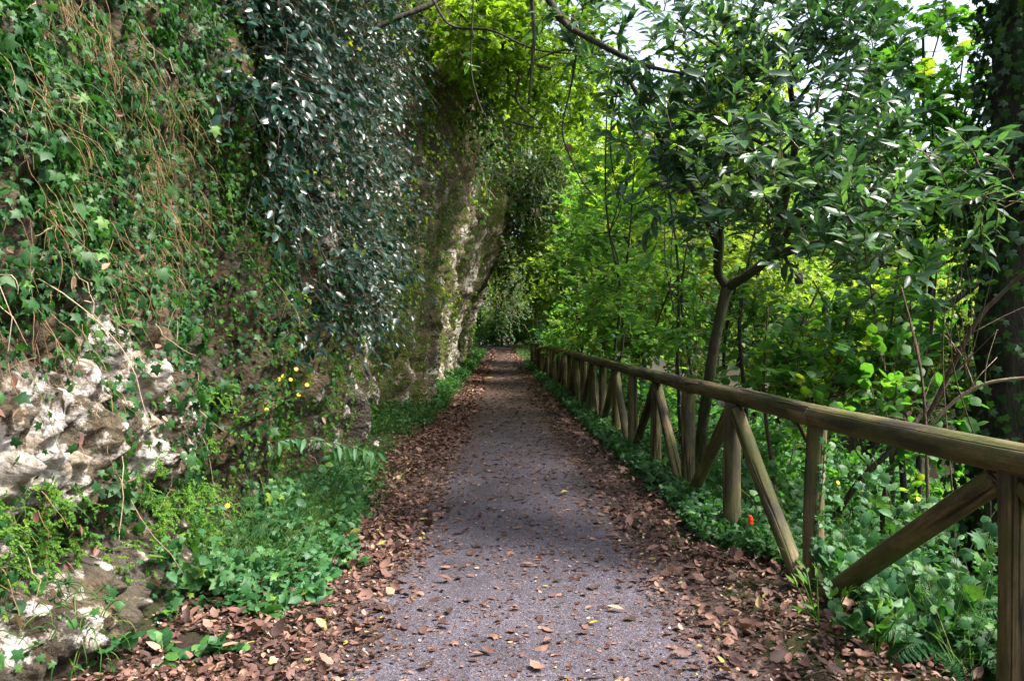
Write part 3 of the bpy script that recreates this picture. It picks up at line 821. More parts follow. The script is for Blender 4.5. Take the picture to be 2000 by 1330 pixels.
# ---- long green grass growing out of ledges
wg = thing("ledge_grass", "long green grass arching out of the ledges between the ivy", "grass", (-2.2, 5, 1.5))
rts, dirs, lens = [], [], []
for px, py, Y, cnt, L in [(200, 300, 4.2, 26, .4), (360, 330, 5.1, 34, .4), (100, 150, 3.8, 22, .4), (480, 300, 6, 34, .35), (250, 90, 4.5, 24, .4), (400, 120, 5.3, 30, .4),
                          (790, 520, 12, 260, 1.0), (740, 440, 10.5, 180, .8), (830, 560, 14.5, 220, 1.0), (700, 600, 10, 100, .6), (520, 560, 6.6, 60, .35), (860, 420, 16, 150, .9), (900, 320, 20, 200, 1.2), (60, 1100, 3.4, 70, .3), (90, 1215, 3.5, 60, .25)]:
    z = CAM_H + (650 - py) / FPX * Y
    sp = .05 * Y ** .8
    p, n = cliff_pts(Y + rng.normal(size=cnt) * sp, z + rng.normal(size=cnt) * sp)
    rts.append(p); dirs.append(n * .6 + UP * .4 + jit(cnt, .4)); lens.append(rng.uniform(.4, .9, cnt) * L)
P = sprays(np.concatenate(rts), np.concatenate(dirs), np.concatenate(lens), 3.2, 8, .15)
add("blades", twig_mesh("blades", P, .0042, .0012, M['grass'], wg.location), wg, kind="stuff")

# ---- glossy dark shrub hanging over the face
gl = thing("glossy_shrub", "dark glossy small leaved shrub hanging over the rock face in the middle left", "shrub", (-2.1, 8, 2.5))
def win_gl(y, z):
    v = 650 - (z - CAM_H) / y * FPX
    u = 1000 + cliff_x(y, z) / y * FPX
    return sstep(430, 560, u + .12 * (300 - v)) * sstep(680, 540, v) * sstep(850, 740, u + .2 * np.maximum(v - 350, 0))
def dens_gl(y, z):
    v = 650 - (z - CAM_H) / y * FPX
    u = 1000 + cliff_x(y, z) / y * FPX
    d = nmask(y, z, 1.35, 21.0, -.10, .14) * sstep(400, 600, u + .12 * (300 - v) + 90 * noise3(y * 1.5, z * 1.5, 4))
    return np.clip(d * sstep(720, 480, v + 160 * noise3(y * 1.1, z * 1.1, 14)) * sstep(850, 700, u + .2 * np.maximum(v - 350, 0)), 0, 1)
p, n = on_cliff(9000, 5.0, 15, lambda y: (1.5 + 0 * y, 1.9 + y * .46), dens_gl, 1.6)
m = len(p)
P = sprays(p - n * .05, n * 1.0 + UP * .35 + np.array([.0, -.35, 0]) + jit(m, .35), rng.uniform(.25, 1.15, m), 1.8, 7, .22)
lv = Leaves()
tint = np.clip(.35 + .3 * noise3(p[:, 1] * .9, p[:, 2] * .9, 30) + rng.normal(size=m) * .15, 0, 1)
nr_ = np.array([.3, -.35, .7]) + jit(m, .6)
h_ = noise3(p[:, 1] * 1.1, p[:, 2] * 1.1, 44.0) + rng.normal(size=m) * .15 > 0
leaves_on(lv, P[h_], 10, .072, .4, .2, .9, nr_[h_], .3, tint[h_], .25)
leaves_on(lv, P[~h_], 13, .046, .4, .2, .9, nr_[~h_], .35, tint[~h_], .25)
add("twig", twig_mesh("twig", P, .004, .0015, M['twig'], gl.location), gl, kind="stuff")
emit(lv, gl, OVAL, M['glossy'], "glossy", 300)
print("glossy", lv.count())

# ---- small leaved creepers, moss tufts farther along the face
cr = thing("rock_creeper", "small leaved yellow green creepers on the fluted rock beside the path", "creeper", (-2, 16, 2))
def dens_cr(y, z):
    low = .35 + .65 * sstep(1.6, 4.0, z - .07 * y)
    win = np.exp(-((np.log(y) - math.log(23)) / .50) ** 4 - ((z - 4.0) / 2.0) ** 4)
    col = np.exp(-((np.log(y) - math.log(11.5)) / .38) ** 4) * sstep(2.9, 2.0, z)
    d = nmask(y, z * .55, .75, 51.0, -.25, .2) * low + .08 + .5 * sstep(3.5, 5.5, z - .1 * y)
    return np.clip(d * (1 - .88 * win) * (1 - .7 * col) * (1 - .93 * win_gl(y, z)), 0, 1)
p, n = on_cliff(58000, 6.0, 62, lambda y: (0 * y + .1, 2.2 + y * .40), dens_cr, 1.7)
m = len(p)
lv = Leaves()
lv.put(p + n * rng.random((m, 1)) * .22 * np.interp(p[:, 1], [6, 40], [.6, 2])[:, None], DOWN * .7 + jit(m, .6) + n * .3, n * .7 + UP * .7 + jit(m, .45),
       rng.uniform(.6, 1.3, m) * np.interp(p[:, 1], [6, 15, 40, 60], [.04, .065, .13, .2]), np.clip(.4 + .4 * noise3(p[:, 1] * .4, p[:, 2] * .4, 3) + rng.normal(size=m) * .2, 0, 1))
emit(lv, cr, WIDE, M['fern'], "creeper", 60)
# hanging fringes of the creeper
p, n = on_cliff(2600, 7, 46, lambda y: (1.2 + .05 * y, 2.0 + y * .40), lambda y, z: nmask(y, z, .5, 77.0, -.1, .25) * (1 - .95 * np.exp(-((np.log(y) - math.log(23)) / .50) ** 4 - ((z - 4.0) / 2.0) ** 4)) * (1 - .93 * win_gl(y, z)), 1.4)
P = sprays(p, n * .8 + jit(len(p), .3), rng.uniform(.5, 1.3, len(p)) * np.interp(p[:, 1], [8, 40], [.6, 1.8]), 2.4, 7, .12)
lv = Leaves()
leaves_on(lv, P, 9, .075, .3, .1, .8, (.5, -.3, .7), .5, None, .3)
q = lv.arrays(); q[3] = q[3] * np.interp(q[0][:, 1], [8, 40], [.75, 1.7])
emit(q, cr, WIDE, M['canopy'], "fringe", 0, body="fringe")
add("runner", twig_mesh("runner", P, .004, .0015, M['twig'], cr.location), cr, kind="stuff")

# ---- dark ivy over the upper face between shrub and overhang, hanging to the tunnel mouth
dk = thing("dark_ivy_curtain", "dark ivy curtain hanging from the rock overhang above the far path", "ivy", (-1.0, 38, 5))
rts = []; 
for px, py, Y, w, h, cnt in [(1010, 320, 29, 1.6, 1.2, 260), (1005, 400, 30, 1.3, 1.2, 240), (975, 500, 33, .8, 1.2, 160), (1045, 380, 30, 1.3, 1.2, 220), (985, 580, 46, 1.0, 1.6, 180), (1000, 260, 32, 1.8, 1.4, 160), (900, 250, 20, .9, 1.0, 160), (890, 150, 17, .8, .9, 140), (1060, 330, 30, 1.2, 1.2, 180), (1065, 430, 31, 1.1, 1.2, 140)]:
    c = at(px, py, Y)
    rts.append(c + rng.normal(size=(cnt, 3)) * np.array([w * .5, w * .8, h * .5]))
rts = np.concatenate(rts); m = len(rts)
P = sprays(rts, jit(m, .7) + np.array([.3, -.2, 0]), rng.uniform(.5, 1.7, m), 1.8, 7, .3)
lv = Leaves()
leaves_on(lv, P, 11, .11, .35, .05, .9, (.3, -.4, .8), .55, None, .3)
emit(lv, dk, WIDE, M['ivy'], "dark", 0)
add("runner", twig_mesh("runner", P, .012, .005, M['root'], dk.location), dk, kind="stuff")

# ---- maidenhair ferns
def maidenhair(loc, nrm_, nfr, L, label, size=.0125, hang=2.0):
    t = thing("maidenhair_fern", label, "fern", loc, "maidenhair ferns on the rock")
    loc = np.array(loc, float)
    for i in range(nfr):
        r0 = loc + rng.normal(size=3) * np.array([.04, .22, .13]) * (L / .25)
        d = np.array(nrm_) * 1.0 + UP * .6 + rng.normal(size=3) * .55
        P0 = sprays(r0[None], d[None], L * rng.uniform(.7, 1.2), hang, 7, .08)
        ii = np.repeat(np.arange(2, 7), 3)
        P1 = sprays(P0[0, ii], jit(len(ii), .8) + np.array([.5, -.2, -.1]), L * rng.uniform(.15, .36, len(ii)), .8, 4, .1)
        lv = Leaves()
        leaves_on(lv, P1, 15, size, .25, .05, 1.0, (.7, -.4, .6), .3, rng.uniform(.3, .9, len(ii)))
        me = leaf_mesh("frond", lv.arrays(), WIDE, M['fern'], loc)
        add("frond", me, t, kind="stuff")
    return t
def wall_pt(px, py, Y, off=.05):
    z = CAM_H + (650 - py) / FPX * Y
    p, n = cliff_pts(np.array([Y]), np.array([z]))
    return p[0] + n[0] * off, n[0]
for px, py, Y, nf, L, lab in [(330, 960, 4.75, 16, .30, "bright maidenhair fern clump spilling below the white rock bulge"),
                              (400, 1050, 5.0, 14, .30, "maidenhair fern cascading to the leaf litter beside the low boulder"),
                              (60, 1000, 3.55, 14, .22, "maidenhair fern in the dark undercut at the left edge"),
                              (230, 1040, 4.15, 10, .20, "small maidenhair fern hanging over the mossy low boulder"),
                              (140, 1010, 3.8, 10, .2, "maidenhair fern tucked under the pale rock lip"),
                              (480, 760, 5.9, 10, .25, "maidenhair fern on the face left of the yellow flowers"),
                              (440, 980, 5.3, 12, .28, "maidenhair fern behind the grass tuft at the rock foot")]:
    p, n = wall_pt(px, py, Y)
    maidenhair(p, n, nf, L, lab)

# ================================================================== LEFT: verge
def herb(name, label, loc, stems, height, tmpl, size, mat, per=9, lean=(0, 0, 0), spread=.8, droop=.5, group=None, cat="plant", single=True, stemr=.003, nref=(0, -.25, 1), njit=.35, tint=None):
    t = thing(name, label, cat, loc, group)
    loc = np.array(loc, float)
    d = UP * 1.0 + np.array(lean) + rng.normal(size=(stems, 3)) * np.array([spread, spread, .15])
    P = sprays(loc + rng.normal(size=(stems, 3)) * np.array([.03, .03, 0]) * (1 + height), d, height * rng.uniform(.65, 1.15, stems), droop, 6, .08)
    for i in range(stems):
        add("stem", twig_mesh("stem", P[i:i + 1], stemr, stemr * .5, M['stem'], loc, 4), t)
    lv = Leaves()
    leaves_on(lv, P, per, size, .25, .3, 1.0, nref, njit, tint)
    emit(lv, t, tmpl, mat, name + str(id(mat)), 300 if single else 0, body="leaves")
    return t

def gpt(px, py, dz=0.0):                 # a ground point under a photograph pixel
    Y = CAM_H * FPX / (py - 650.0)
    x = (px - 1000) / FPX * Y
    return np.array([x, Y, float(ground_z(x, Y)) + dz])

bram = "low green herbs on the left verge"
for px, py, st, h, tm, sz, mt, lab in [
    (130, 1335, 5, .16, ROUND, .068, 'herb', "broad three part bramble leaves at the bottom left corner"),
    (210, 1320, 5, .15, ROUND, .068, 'herb', "bramble sprig in front of the mossy boulder"),
    (330, 1300, 5, .14, HAZEL, .06, 'herb', "low herb growing through the fallen leaves left of the path"),
    (420, 1290, 4, .12, HAZEL, .06, 'herb', "small herb among orange fallen leaves at the lower left"),
    (470, 1150, 6, .2, HAZEL, .06, 'pale', "pale nettle like herb at the foot of the fern cascade"),
    (540, 1120, 7, .24, HAZEL, .065, 'pale', "pale leafy herb in the middle of the left verge"),
    (600, 1080, 7, .24, HAZEL, .06, 'herb', "herb patch behind the pale verge plants"),
    (520, 1040, 7, .26, HAZEL, .06, 'pale', "tall verge herb against the rock foot"),
    (650, 1040, 6, .2, HAZEL, .055, 'herb', "verge herb nearest the leaf covered path edge"),
    (690, 1110, 5, .14, IVY, .06, 'ivy', "ivy tuft creeping out on the leaf litter"),
    (620, 1180, 5, .12, HAZEL, .055, 'pale', "low sprouting herb at the litter edge"),
    (560, 1010, 7, .26, HAZEL, .055, 'herb', "leafy herb below the arching long leaved branch"),
    (300, 1240, 4, .1, IVY, .05, 'ivy', "small ivy sprout beside the boulder"),
    (500, 1190, 6, .16, HAZEL, .06, 'herb', "herb with rounded leaves on the near edge of the verge"),
    (430, 1180, 6, .18, HAZEL, .06, 'herb', "leafy sprout between boulder and verge herbs"),
    (580, 1140, 7, .22, MAPLE, .06, 'pale', "lobed pale herb in the front of the verge"),
    (640, 1100, 6, .2, HAZEL, .055, 'pale', "pale herb beside the lobed verge plant"),
    (480, 1090, 8, .3, OVAL, .06, 'herb', "bushy herb growing against the fern cascade"),
    (680, 1020, 6, .2, OVAL, .055, 'herb', "oval leaved herb at the far end of the near verge"),
    (600, 1010, 7, .28, MAPLE, .055, 'pale', "lobed herb in the tall grass"),
    (720, 960, 5, .15, IVY, .06, 'darkivy', "ivy tuft under the long leaved branch"),
]:
    herb("verge_herb", lab, gpt(px, py), st, h, tm, sz, M[mt], 8, (.15, -.1, 0), .9, .7, bram)

# yellow flowered herbs
def flower(t, c, r, tlt):
    k = 9; V = [(0, 0, .15)]; F = []
    for i in range(k):
        a = i * 2 * math.pi / k
        for da, rr, z in ((-.28, .55, .05), (0, 1.0, .12), (.28, .55, .05)):
            V.append((rr * math.cos(a + da), rr * math.sin(a + da), z))
        b = 1 + 3 * i
        F += [(0, b, b + 1), (0, b + 1, b + 2)]
    V = np.array(V) * r
    q = Vector(tlt).to_track_quat('Z', 'Y').to_matrix()
    V = V @ np.array(q).T + np.array(c) - np.array(t.location)
    add("flower", make_mesh("flower", V, [np.array(F)], M['yellow']), t)
def flowering(label, base, heads, Y, lean):
    t = thing("yellow_flower", label, "flower", base)
    for px, py in heads:
        h = at(px, py, Y)
        P = spline([base, base * .5 + h * .5 + np.array([.02, -.04, .04]), h], 10)[None]
        add("stem", twig_mesh("stem", P, .003, .0018, M['stem'], base, 4), t)
        flower(t, h, .019, (.35 + rng.normal() * .2, -.8, .5))
        lv = Leaves(); leaves_on(lv, P, 7, .055, .2, .15, 1.0, (.2, -.4, .9), .3)
        emit(lv, t, OVAL, M['herb'], "yf", 20, body="leaves")
b, _ = wall_pt(520, 860, 6.1, .06)
flowering("cluster of small yellow flowers standing against the dark rock", b, [(545, 741), (553, 735), (567, 741), (578, 721), (599, 752), (583, 771)], 6.0, 0)
b, _ = wall_pt(400, 1010, 5.0, .06)
flowering("single yellow flower low on the rock foot above the verge", b, [(443, 988)], 4.75, 0)
flowering("pale yellow leafed herb below the yellow flowers", wall_pt(500, 880, 6.0, .05)[0], [(520, 800)], 5.9, 0)

# arching branch with long pale leaves
t = thing("arching_branch", "arching branch with long drooping pale leaves sticking out over the leaf litter", "branch", at(540, 900, 6.6))
pts = [at(500, 870, 6.7), at(580, 855, 6.5), at(660, 868, 6.3), at(745, 885, 6.1)]
P = spline(pts, 12)[None]
add("stem", twig_mesh("stem", P, .006, .002, M['stem'], t.location, 5), t)
lv = Leaves()
leaves_on(lv, P, 26, .13, .2, .1, .7, (.3, -.6, .8), .4, None, .9)
emit(lv, t, LONG, M['pale'], "arch", 40, body="leaves")
t = thing("seed_head", "small whitish seed head at the tip of the long leaved branch", "flower", at(735, 880, 6.1))
lv = Leaves(); lv.put(np.repeat(at(735, 866, 6.1)[None], 40, 0), rvec(40), rvec(40), .026, .5)
add("stem", twig_mesh("stem", spline([at(728, 900, 6.1), at(733, 885, 6.1), at(735, 868, 6.1)], 5)[None], .002, .002, M['stem'], t.location, 4), t)
add("bristles", leaf_mesh("bristles", lv.arrays(), SLIM, M['white'], t.location), t, kind="stuff")

# grass along the left verge (near tuft and the bright strip farther on)
def blades(n, xyfun, L, mat, name, label, sway=.35, r=.0028):
    x, y = xyfun(n)
    z = ground_z(x, y)
    rt = np.stack([x, y, z], -1)
    m = len(rt)
    far = np.interp(y, [4, 12, 40], [1, 1.6, 5])
    P = sprays(rt, UP + jit(m, sway), rng.uniform(.5, 1.2, m) * L * np.interp(y, [4, 12, 60], [1, 1.1, 1.6]), 1.1, 4, .1)
    rad = np.linspace(1, .25, 4)[None, :] * (r * far)[:, None]
    V, Q = tube_arrays(P, rad, 3)
    me = make_mesh(name, V, [Q], mat, {"rnd": ('FACE', np.repeat(np.clip(rng.beta(2, 2.0, m) * 1.08, 0, 1), 3 * 3))})
    o = add(name, me, kind="stuff")
    tag(o, label, "grass")
    return o
def near_tuft(n):
    y = rng.uniform(4.6, 8.5, n); x = np.interp(y, [4.6, 6, 8.5], [-1.75, -1.7, -1.75]) + rng.normal(size=n) * .2
    k = (x > cliff_x(y, 0 * y + .1) - .05) & (noise3(x * 3, y * 3, 5) > -.25); return x[k], y[k]
blades(2400, near_tuft, .36, M['grass'], "grass", "tall fine grass at the rock foot on the near left verge")
def far_strip(n):
    y = 9 * (7.2 ** rng.random(n)); w = rng.random(n) ** 1.1
    xr = path_c(y) - np.interp(y, [9, 14, 60], [1.62, 1.28, 1.2]); xl = np.interp(y, _x0y, _x0x) - .1
    x = xl + (xr - xl) * w
    k = (noise3(x * 1.2, y * .7, 15) > -.3 + .35 * (y < 13)); return x[k], y[k]
blades(9500, far_strip, .24, M['grass'], "grass", "bright green grass strip between rock foot and far path", .4)
def right_far(n):
    y = 38 * (2.3 ** rng.random(n)); x = path_c(y) + 1.2 + rng.random(n) * 2.2; return x, y
blades(2400, right_far, .3, M['grass'], "grass", "bright grass patch beyond the far end of the log fence", .4)

lv = Leaves()
n = 5600
y = 4.3 + 4.6 * rng.random(n) ** 1.3; x = np.interp(y, [4.3, 5, 6.5, 9], [-1.55, -1.45, -1.5, -1.8]) - .55 + rng.random(n) ** .8 * .85
kp = (x > cliff_x(y, 0 * y + .15) - .1) & (fbm(x * 2.4, y * 2.0, 71.0, 3) > -.30)
x, y = x[kp], y[kp]; m = len(x)
hh = np.clip(.34 * (.6 + noise3(x * 2.2, y * 2.2, 72)) * sstep(-1.15, -1.6, x), .03, .5)
lv.put(np.stack([x, y, ground_z(x, y) + .02 + hh * rng.random(m)], -1), jit(m, .8) + np.array([.3, -.3, -.1]), UP + np.array([.25, -.45, 0]) + jit(m, .4), np.clip(rng.lognormal(math.log(.037), .55, m), .012, .1), np.clip(.45 + .3 * noise3(x * 1.5, y * 1.5, 9) + rng.normal(size=m) * .22, 0, 1))
q = lv.arrays(); pick = rng.choice(3, m)
for i, (tm, mt, lab) in enumerate([(HAZEL, 'herb', "untidy broad leaved weeds on the near left verge"), (IVY, 'ivy', "ivy running through the weeds of the near left verge"), (OVAL, 'pale', "pale small leaved weeds on the near left verge")]):
    o = add("weeds", leaf_mesh("weeds", [a[pick == i] for a in q], tm, M[mt]), kind="stuff"); tag(o, lab, "weeds")
# low green herbs mixed in the far strip
lv = Leaves()
x, y = far_strip(9000); m = len(x)
lv.put(np.stack([x, y, ground_z(x, y) + rng.random(m) * .28], -1), jit(m, .8) + UP * .2, UP + jit(m, .5), rng.uniform(.6, 1.3, m) * np.interp(y, [9, 40], [.05, .13]))
vo = add("undergrowth", leaf_mesh("undergrowth", lv.arrays(), WIDE, M['herb']), kind="stuff")
tag(vo, "low leafy undergrowth along the foot of the far rock", "undergrowth")

# ================================================================== FALLEN LEAVES
n = 97000
y = 2.2 * (32 ** (rng.random(n) ** .9))
side = rng.random(n)
c = path_c(y); fx = fence_x(y)
xl = np.interp(y, [2, 4.6, 5.5, 7, 8.5, 10, 14, 70], [-1.9, -1.75, -1.25, -1.25, -1.7, -1.6, -1.4, -1.5]) + c * 0
inner = np.interp(y, [2, 6, 12, 30], [.78, .72, .66, .6])
x = np.where(side < .41, c - inner - (rng.random(n) ** .8) * (np.abs(xl - c) - inner),
     np.where(side < .68, c + inner + (rng.random(n) ** .9) * (fx - c - inner + .1), c + rng.uniform(-1, 1, n) * 1.0))
x = x + rng.normal(size=n) * .09
mid = (side >= .68)
keep = (~mid | (rng.random(n) < np.interp(y, [2, 5, 7, 10, 60], [.55, .5, .8, 1, 1]))) & (fbm(x * 2.0, y * 1.7, 6.6, 3) > np.where(mid, -.6, -.72))
keep &= (x > cliff_x(y, 0 * y + .08) + .02)
x, y, mid = x[keep], y[keep], mid[keep]
m = len(x)
lay = rng.random(m)
z = ground_z(x, y) + .016 + lay * np.where(mid, .003, .018)
s = np.clip(rng.lognormal(math.log(.030), .62, m), .009, .105) * np.interp(y, [2, 8, 20, 70], [.85, 1.05, 1.6, 3.0]) * np.where(mid & (rng.random(m) < .6), .6, 1)
ang = rng.random(m) * 6.283
tl = np.where(mid, .14, .38)[:, None]
d = np.stack([np.cos(ang), np.sin(ang), np.zeros(m)], -1) + rng.normal(size=(m, 3)) * tl * np.array([0, 0, 1])
nn = UP + rng.normal(size=(m, 3)) * tl
r = np.clip(rng.beta(1.3, 1.5, m) * .8 + .18 * lay, 0, .95)
r = np.where(rng.random(m) < .012, .975, r); wt = rng.random(m) < .02; r = np.where(wt, 1.0, r); s = np.where(wt, np.minimum(s, .028), s)
order = np.argsort(-(s / y) * ((np.abs(x / y) < .62) & (y > 3.55)))
p = np.stack([x, y, z], -1)
top = order[:300]
rest = np.ones(m, bool); rest[top] = False
kind4 = rng.choice(4, m, p=[.3, .25, .25, .2])
sel = kind4
s = np.where(kind4 == 3, s * .7, s)
fary = y > 7.5
for tm, k_ in ((DEAD, rest & (sel == 0) & ~fary), (DEAD2, rest & (sel == 1) & ~fary), (DEAD3, rest & (sel == 2) & ~fary), (DEAD4, rest & (sel == 3) & ~fary), (DIAMOND, rest & fary)):
    o = add("fallen_leaves", leaf_mesh("fallen_leaves", [a[k_] for a in (p, d, nn, s, r)], tm, M['dead']), kind="stuff")
    tag(o, {id(DEAD): "litter of slim brown fallen leaves along both edges of the path", id(DEAD2): "scattered broad russet fallen leaves on path and verges", id(DEAD3): "ragged curled fallen leaves in the litter", id(DEAD4): "broken leaf crumbs strewn over path and verges", id(DIAMOND): "brown leaf litter covering the far path and its edges"}[id(tm)], "fallen leaves")
tint_word = ["dark brown", "russet brown", "reddish brown", "orange brown", "tan", "pale yellow"]
uD = [unit_leaves("dead%d" % i, tm, M['dead'], 12) for i, tm in enumerate((DEAD, DEAD2, DEAD3, DEAD4))]
rr_, dd_, nn_ = frames(d[top], nn[top])
for i, j in enumerate(top):
    vi = min(int(r[j] * 12), 11)
    o = bpy.data.objects.new("fallen_leaf", uD[sel[j]][vi])
    COL.objects.link(o)
    q = s[j]
    o.matrix_world = Matrix(((rr_[i, 0] * q, dd_[i, 0] * q, nn_[i, 0] * q, x[j]), (rr_[i, 1] * q, dd_[i, 1] * q, nn_[i, 1] * q, y[j]),
                             (rr_[i, 2] * q, dd_[i, 2] * q, nn_[i, 2] * q, z[j] + .012), (0, 0, 0, 1)))
    where = "on the bare asphalt of the near path" if abs(x[j] - path_c(y[j])) < .72 else ("in the litter left of the near path" if x[j] < 0 else "in the litter between near path and fence")
    w = tint_word[min(int(r[j] * 6), 5)]
    tag(o, f"{w} fallen leaf lying {where}", "leaf", f"{w} fallen leaves {where}")
n = 420
y = 2.6 * (8 ** rng.random(n)); sg = np.where(rng.random(n) < .5, -1, 1)
x = path_c(y) + sg * rng.uniform(.6, 1.55, n)
a = rng.random(n) * 6.283
P = sprays(np.stack([x, y, ground_z(x, y) + .03], -1), np.stack([np.cos(a), np.sin(a), 0 * a], -1), rng.uniform(.05, .28, n), 0, 5, .18)
P[:, :, 2] = ground_z(P[:, :, 0], P[:, :, 1]) + .022 + .012 * rng.random((n, 1))
o = add("twig_litter", twig_mesh("twig_litter", P, .0028, .0012, M['twig'], (0, 0, 0)), kind="stuff"); tag(o, "thin broken twigs lying in the leaf litter", "twigs")

# ================================================================== TREES
def tree(name, label, base, limbs, clusters, tmpl, size, mat, per, nl, bark, cat="tree", spray_len=.5, droop=.5, single=0, group=None, sides=9, upb=.25, twr=.006, nref=(0, -.2, 1), njit=.5, spread=1.0, body="crown", tint=None):
    """limbs: list of (name, pts, radii); clusters: list of (centre, radius)"""
    t = thing(name, label, cat, base, group)
    for i, (nm, pts, rad) in enumerate(limbs):
        add(nm, limb_mesh(nm, pts, rad, bark, base, sides if nm == "trunk" else 7, 22, .07, i * 3.1), t)
    lv = Leaves(); TP = []
    for ci, (c, rd) in enumerate(clusters):
        k = int(per * (rd ** 2))
        rt = np.array(c) + rvec(k) * (rng.random((k, 1)) ** .45) * rd * np.array([1, 1, .8])
        dr = nrm(rt - np.array(c)) * .8 + UP * upb + jit(k, .45)
        P = sprays(rt - dr * spray_len * .3, dr, spray_len * rng.uniform(.6, 1.3, k), droop, 5, .15)
        TP.append(P)
        tn = np.clip(.45 + rng.normal() * .12 + rng.normal(size=k) * .15, 0, 1)
        leaves_on(lv, P, nl, size, .28, .15, spread, nref, njit, tn)
    TP = np.concatenate(TP)
    add("twigs", twig_mesh("twigs", TP, twr, twr * .35, M['twig'], base), t, kind="stuff")
    emit(lv, t, tmpl, mat, name, single, body=body)
    return t, lv.count()

def A3(lst): return [(at(a, b, c), r) for a, b, c, r in lst]
def joins(fork, clusters, r0, r1, every=1, sag=.15):
    out = []
    for c, rd in clusters[::every]:
        mid = np.array(fork) * .5 + np.array(c) * .5 + rng.normal(size=3) * .15 + np.array([0, 0, -sag])
        out.append(("limb", [fork, mid, c], [r0, (r0 + r1) * .5, r1]))
    return out

# ---- hero: the laurel behind the fence
base = np.array([2.02, 8.7, -.75])
f0 = at(1420, 560, 8.4)
lf = at(1404, 480, 8.2)
rf = at(1505, 500, 8.0)
cl = A3([(1230, 150, 6.6, .46), (1290, 270, 6.4, .5), (1410, 220, 6.0, .56), (1540, 150, 5.9, .56), (1660, 120, 6.1, .52), (1490, 330, 5.6, .5), (1370, 370, 6.4, .44), (1610, 280, 5.7, .5),
         (1680, 440, 5.1, .42), (1600, 490, 5.3, .38), (1500, 440, 5.9, .4), (1430, 70, 6.4, .52), (1320, 40, 7.0, .3), (1700, 250, 6, .42), (1580, 40, 6, .4), (1160, 90, 6.8, .3), (1740, 520, 5.3, .3), (1420, 450, 6.6, .34), (1660, 20, 6.2, .4), (1500, 10, 6.4, .4), (1640, 380, 5.5, .36), (1740, 330, 5.8, .34)])
limbs = [("trunk", [base, at(1372, 850, 8.6), at(1385, 745, 8.5), at(1402, 640, 8.45), f0], [.07, .064, .058, .054, .056]),
         ("limb", [f0, at(1402, 530, 8.35), lf, at(1408, 400, 7.8), at(1425, 250, 7.2), at(1440, 100, 6.8)], [.055, .052, .05, .04, .03, .018]),
         ("limb", [f0, at(1455, 540, 8.25), rf, at(1560, 420, 7.4), at(1620, 320, 6.6), at(1650, 160, 6.3)], [.055, .052, .046, .034, .025, .015]),
         ("limb", [lf, at(1360, 380, 7.6), at(1300, 290, 7), at(1230, 160, 6.7)], [.05, .04, .03, .018]),
         ("limb", [rf, at(1580, 480, 7), at(1680, 450, 5.6)], [.05, .035, .02]),
         ("limb", [rf, at(1550, 300, 7), at(1540, 150, 6.2)], [.05, .035, .02])]
limbs += joins(at(1425, 250, 7.2), cl, .022, .008, 2)
t, k = tree("laurel_tree", "forked laurel tree with glossy pale tipped leaves behind the log fence", base, limbs, cl, LAUREL, .112, M['laurel'], 135, 11, M['bark'], spray_len=.30, droop=-.3, single=300, upb=.45, spread=.85, njit=.45, nref=(0, -.45, .8), sides=16)
print("laurel", k)

# ---- dark overhead limbs from a tree rooted on the cliff
base = np.array([-2.9, 8.5, 9.5])
limbs = [("trunk", [base, np.array([-2.2, 8.2, 8.2]), np.array([-1.4, 8, 6.6])], [.22, .19, .15]),
         ("limb", [np.array([-1.4, 8, 6.6]), at(880, -80, 7.4), at(1040, -30, 6.8), at(1100, 45, 6.5), at(1170, 88, 6.3), at(1260, 130, 6.2), at(1360, 150, 6.2)], [.10, .05, .034, .028, .024, .018, .008]),
         ("limb", [at(1035, -40, 6.9), at(1043, 60, 6.7), at(1040, 120, 6.6), at(1033, 205, 6.6)], [.02, .016, .014, .011]),
         ("limb", [at(840, -10, 7.6), at(880, 52, 7.4), at(960, 62, 7.1), at(1050, 100, 7), at(1180, 110, 7)], [.016, .012, .010, .008, .005]),
         ("limb", [at(690, 90, 8), at(760, 45, 8), at(850, 5, 8.2), at(900, -60, 8.4)], [.02, .026, .034, .04]),
         ("limb", [at(1040, 120, 6.6), at(1110, 100, 6.8), at(1180, 125, 7), at(1230, 180, 7)], [.009, .009, .008, .004]),
         ("limb", [at(1126, 105, 6.7), at(1115, 170, 6.7), at(1098, 250, 6.7), at(1110, 300, 6.7), at(1140, 360, 6.7), at(1172, 395, 6.7)], [.008, .008, .007, .007, .006, .004]),
         ("limb", [at(925, 0, 7.2), at(920, 130, 7.2), at(935, 200, 7.2), at(955, 240, 7.1)], [.008, .008, .007, .004]),
         ("limb", [at(1210, 160, 6.5), at(1192, 260, 6.5), at(1200, 350, 6.5), at(1232, 400, 6.5), at(1290, 370, 6.4)], [.006, .006, .005, .005, .003]),
         ("limb", [at(1000, 240, 7), at(1060, 250, 7), at(1010, 200, 7), at(1015, 150, 6.9)], [.012, .006, .01, .012])]
cl = A3([(1180, 30, 6.5, .35), (1120, 20, 6.8, .3), (1240, 110, 6.3, .3), (1330, 110, 6.2, .3), (900, 120, 7.2, .12)])
tree("overhanging_tree", "dark bare limbs of a tree leaning out from the cliff top over the path", base, limbs, cl, LAUREL, .1, M['laurel'], 120, 10, M['darkbark'], spray_len=.3, single=40)
dl = thing("dead_leaf", "brown dead leaf dangling from a hanging twig over the path", "leaf", at(1110, 285, 6.7))
lv = Leaves(); lv.put(at(1110, 282, 6.7)[None], DOWN[None], np.array([[.2, -1, .1]]), [.075], [.55])
add("blade", leaf_mesh("blade", lv.arrays(), HAZEL, M['dead'], dl.location), dl)

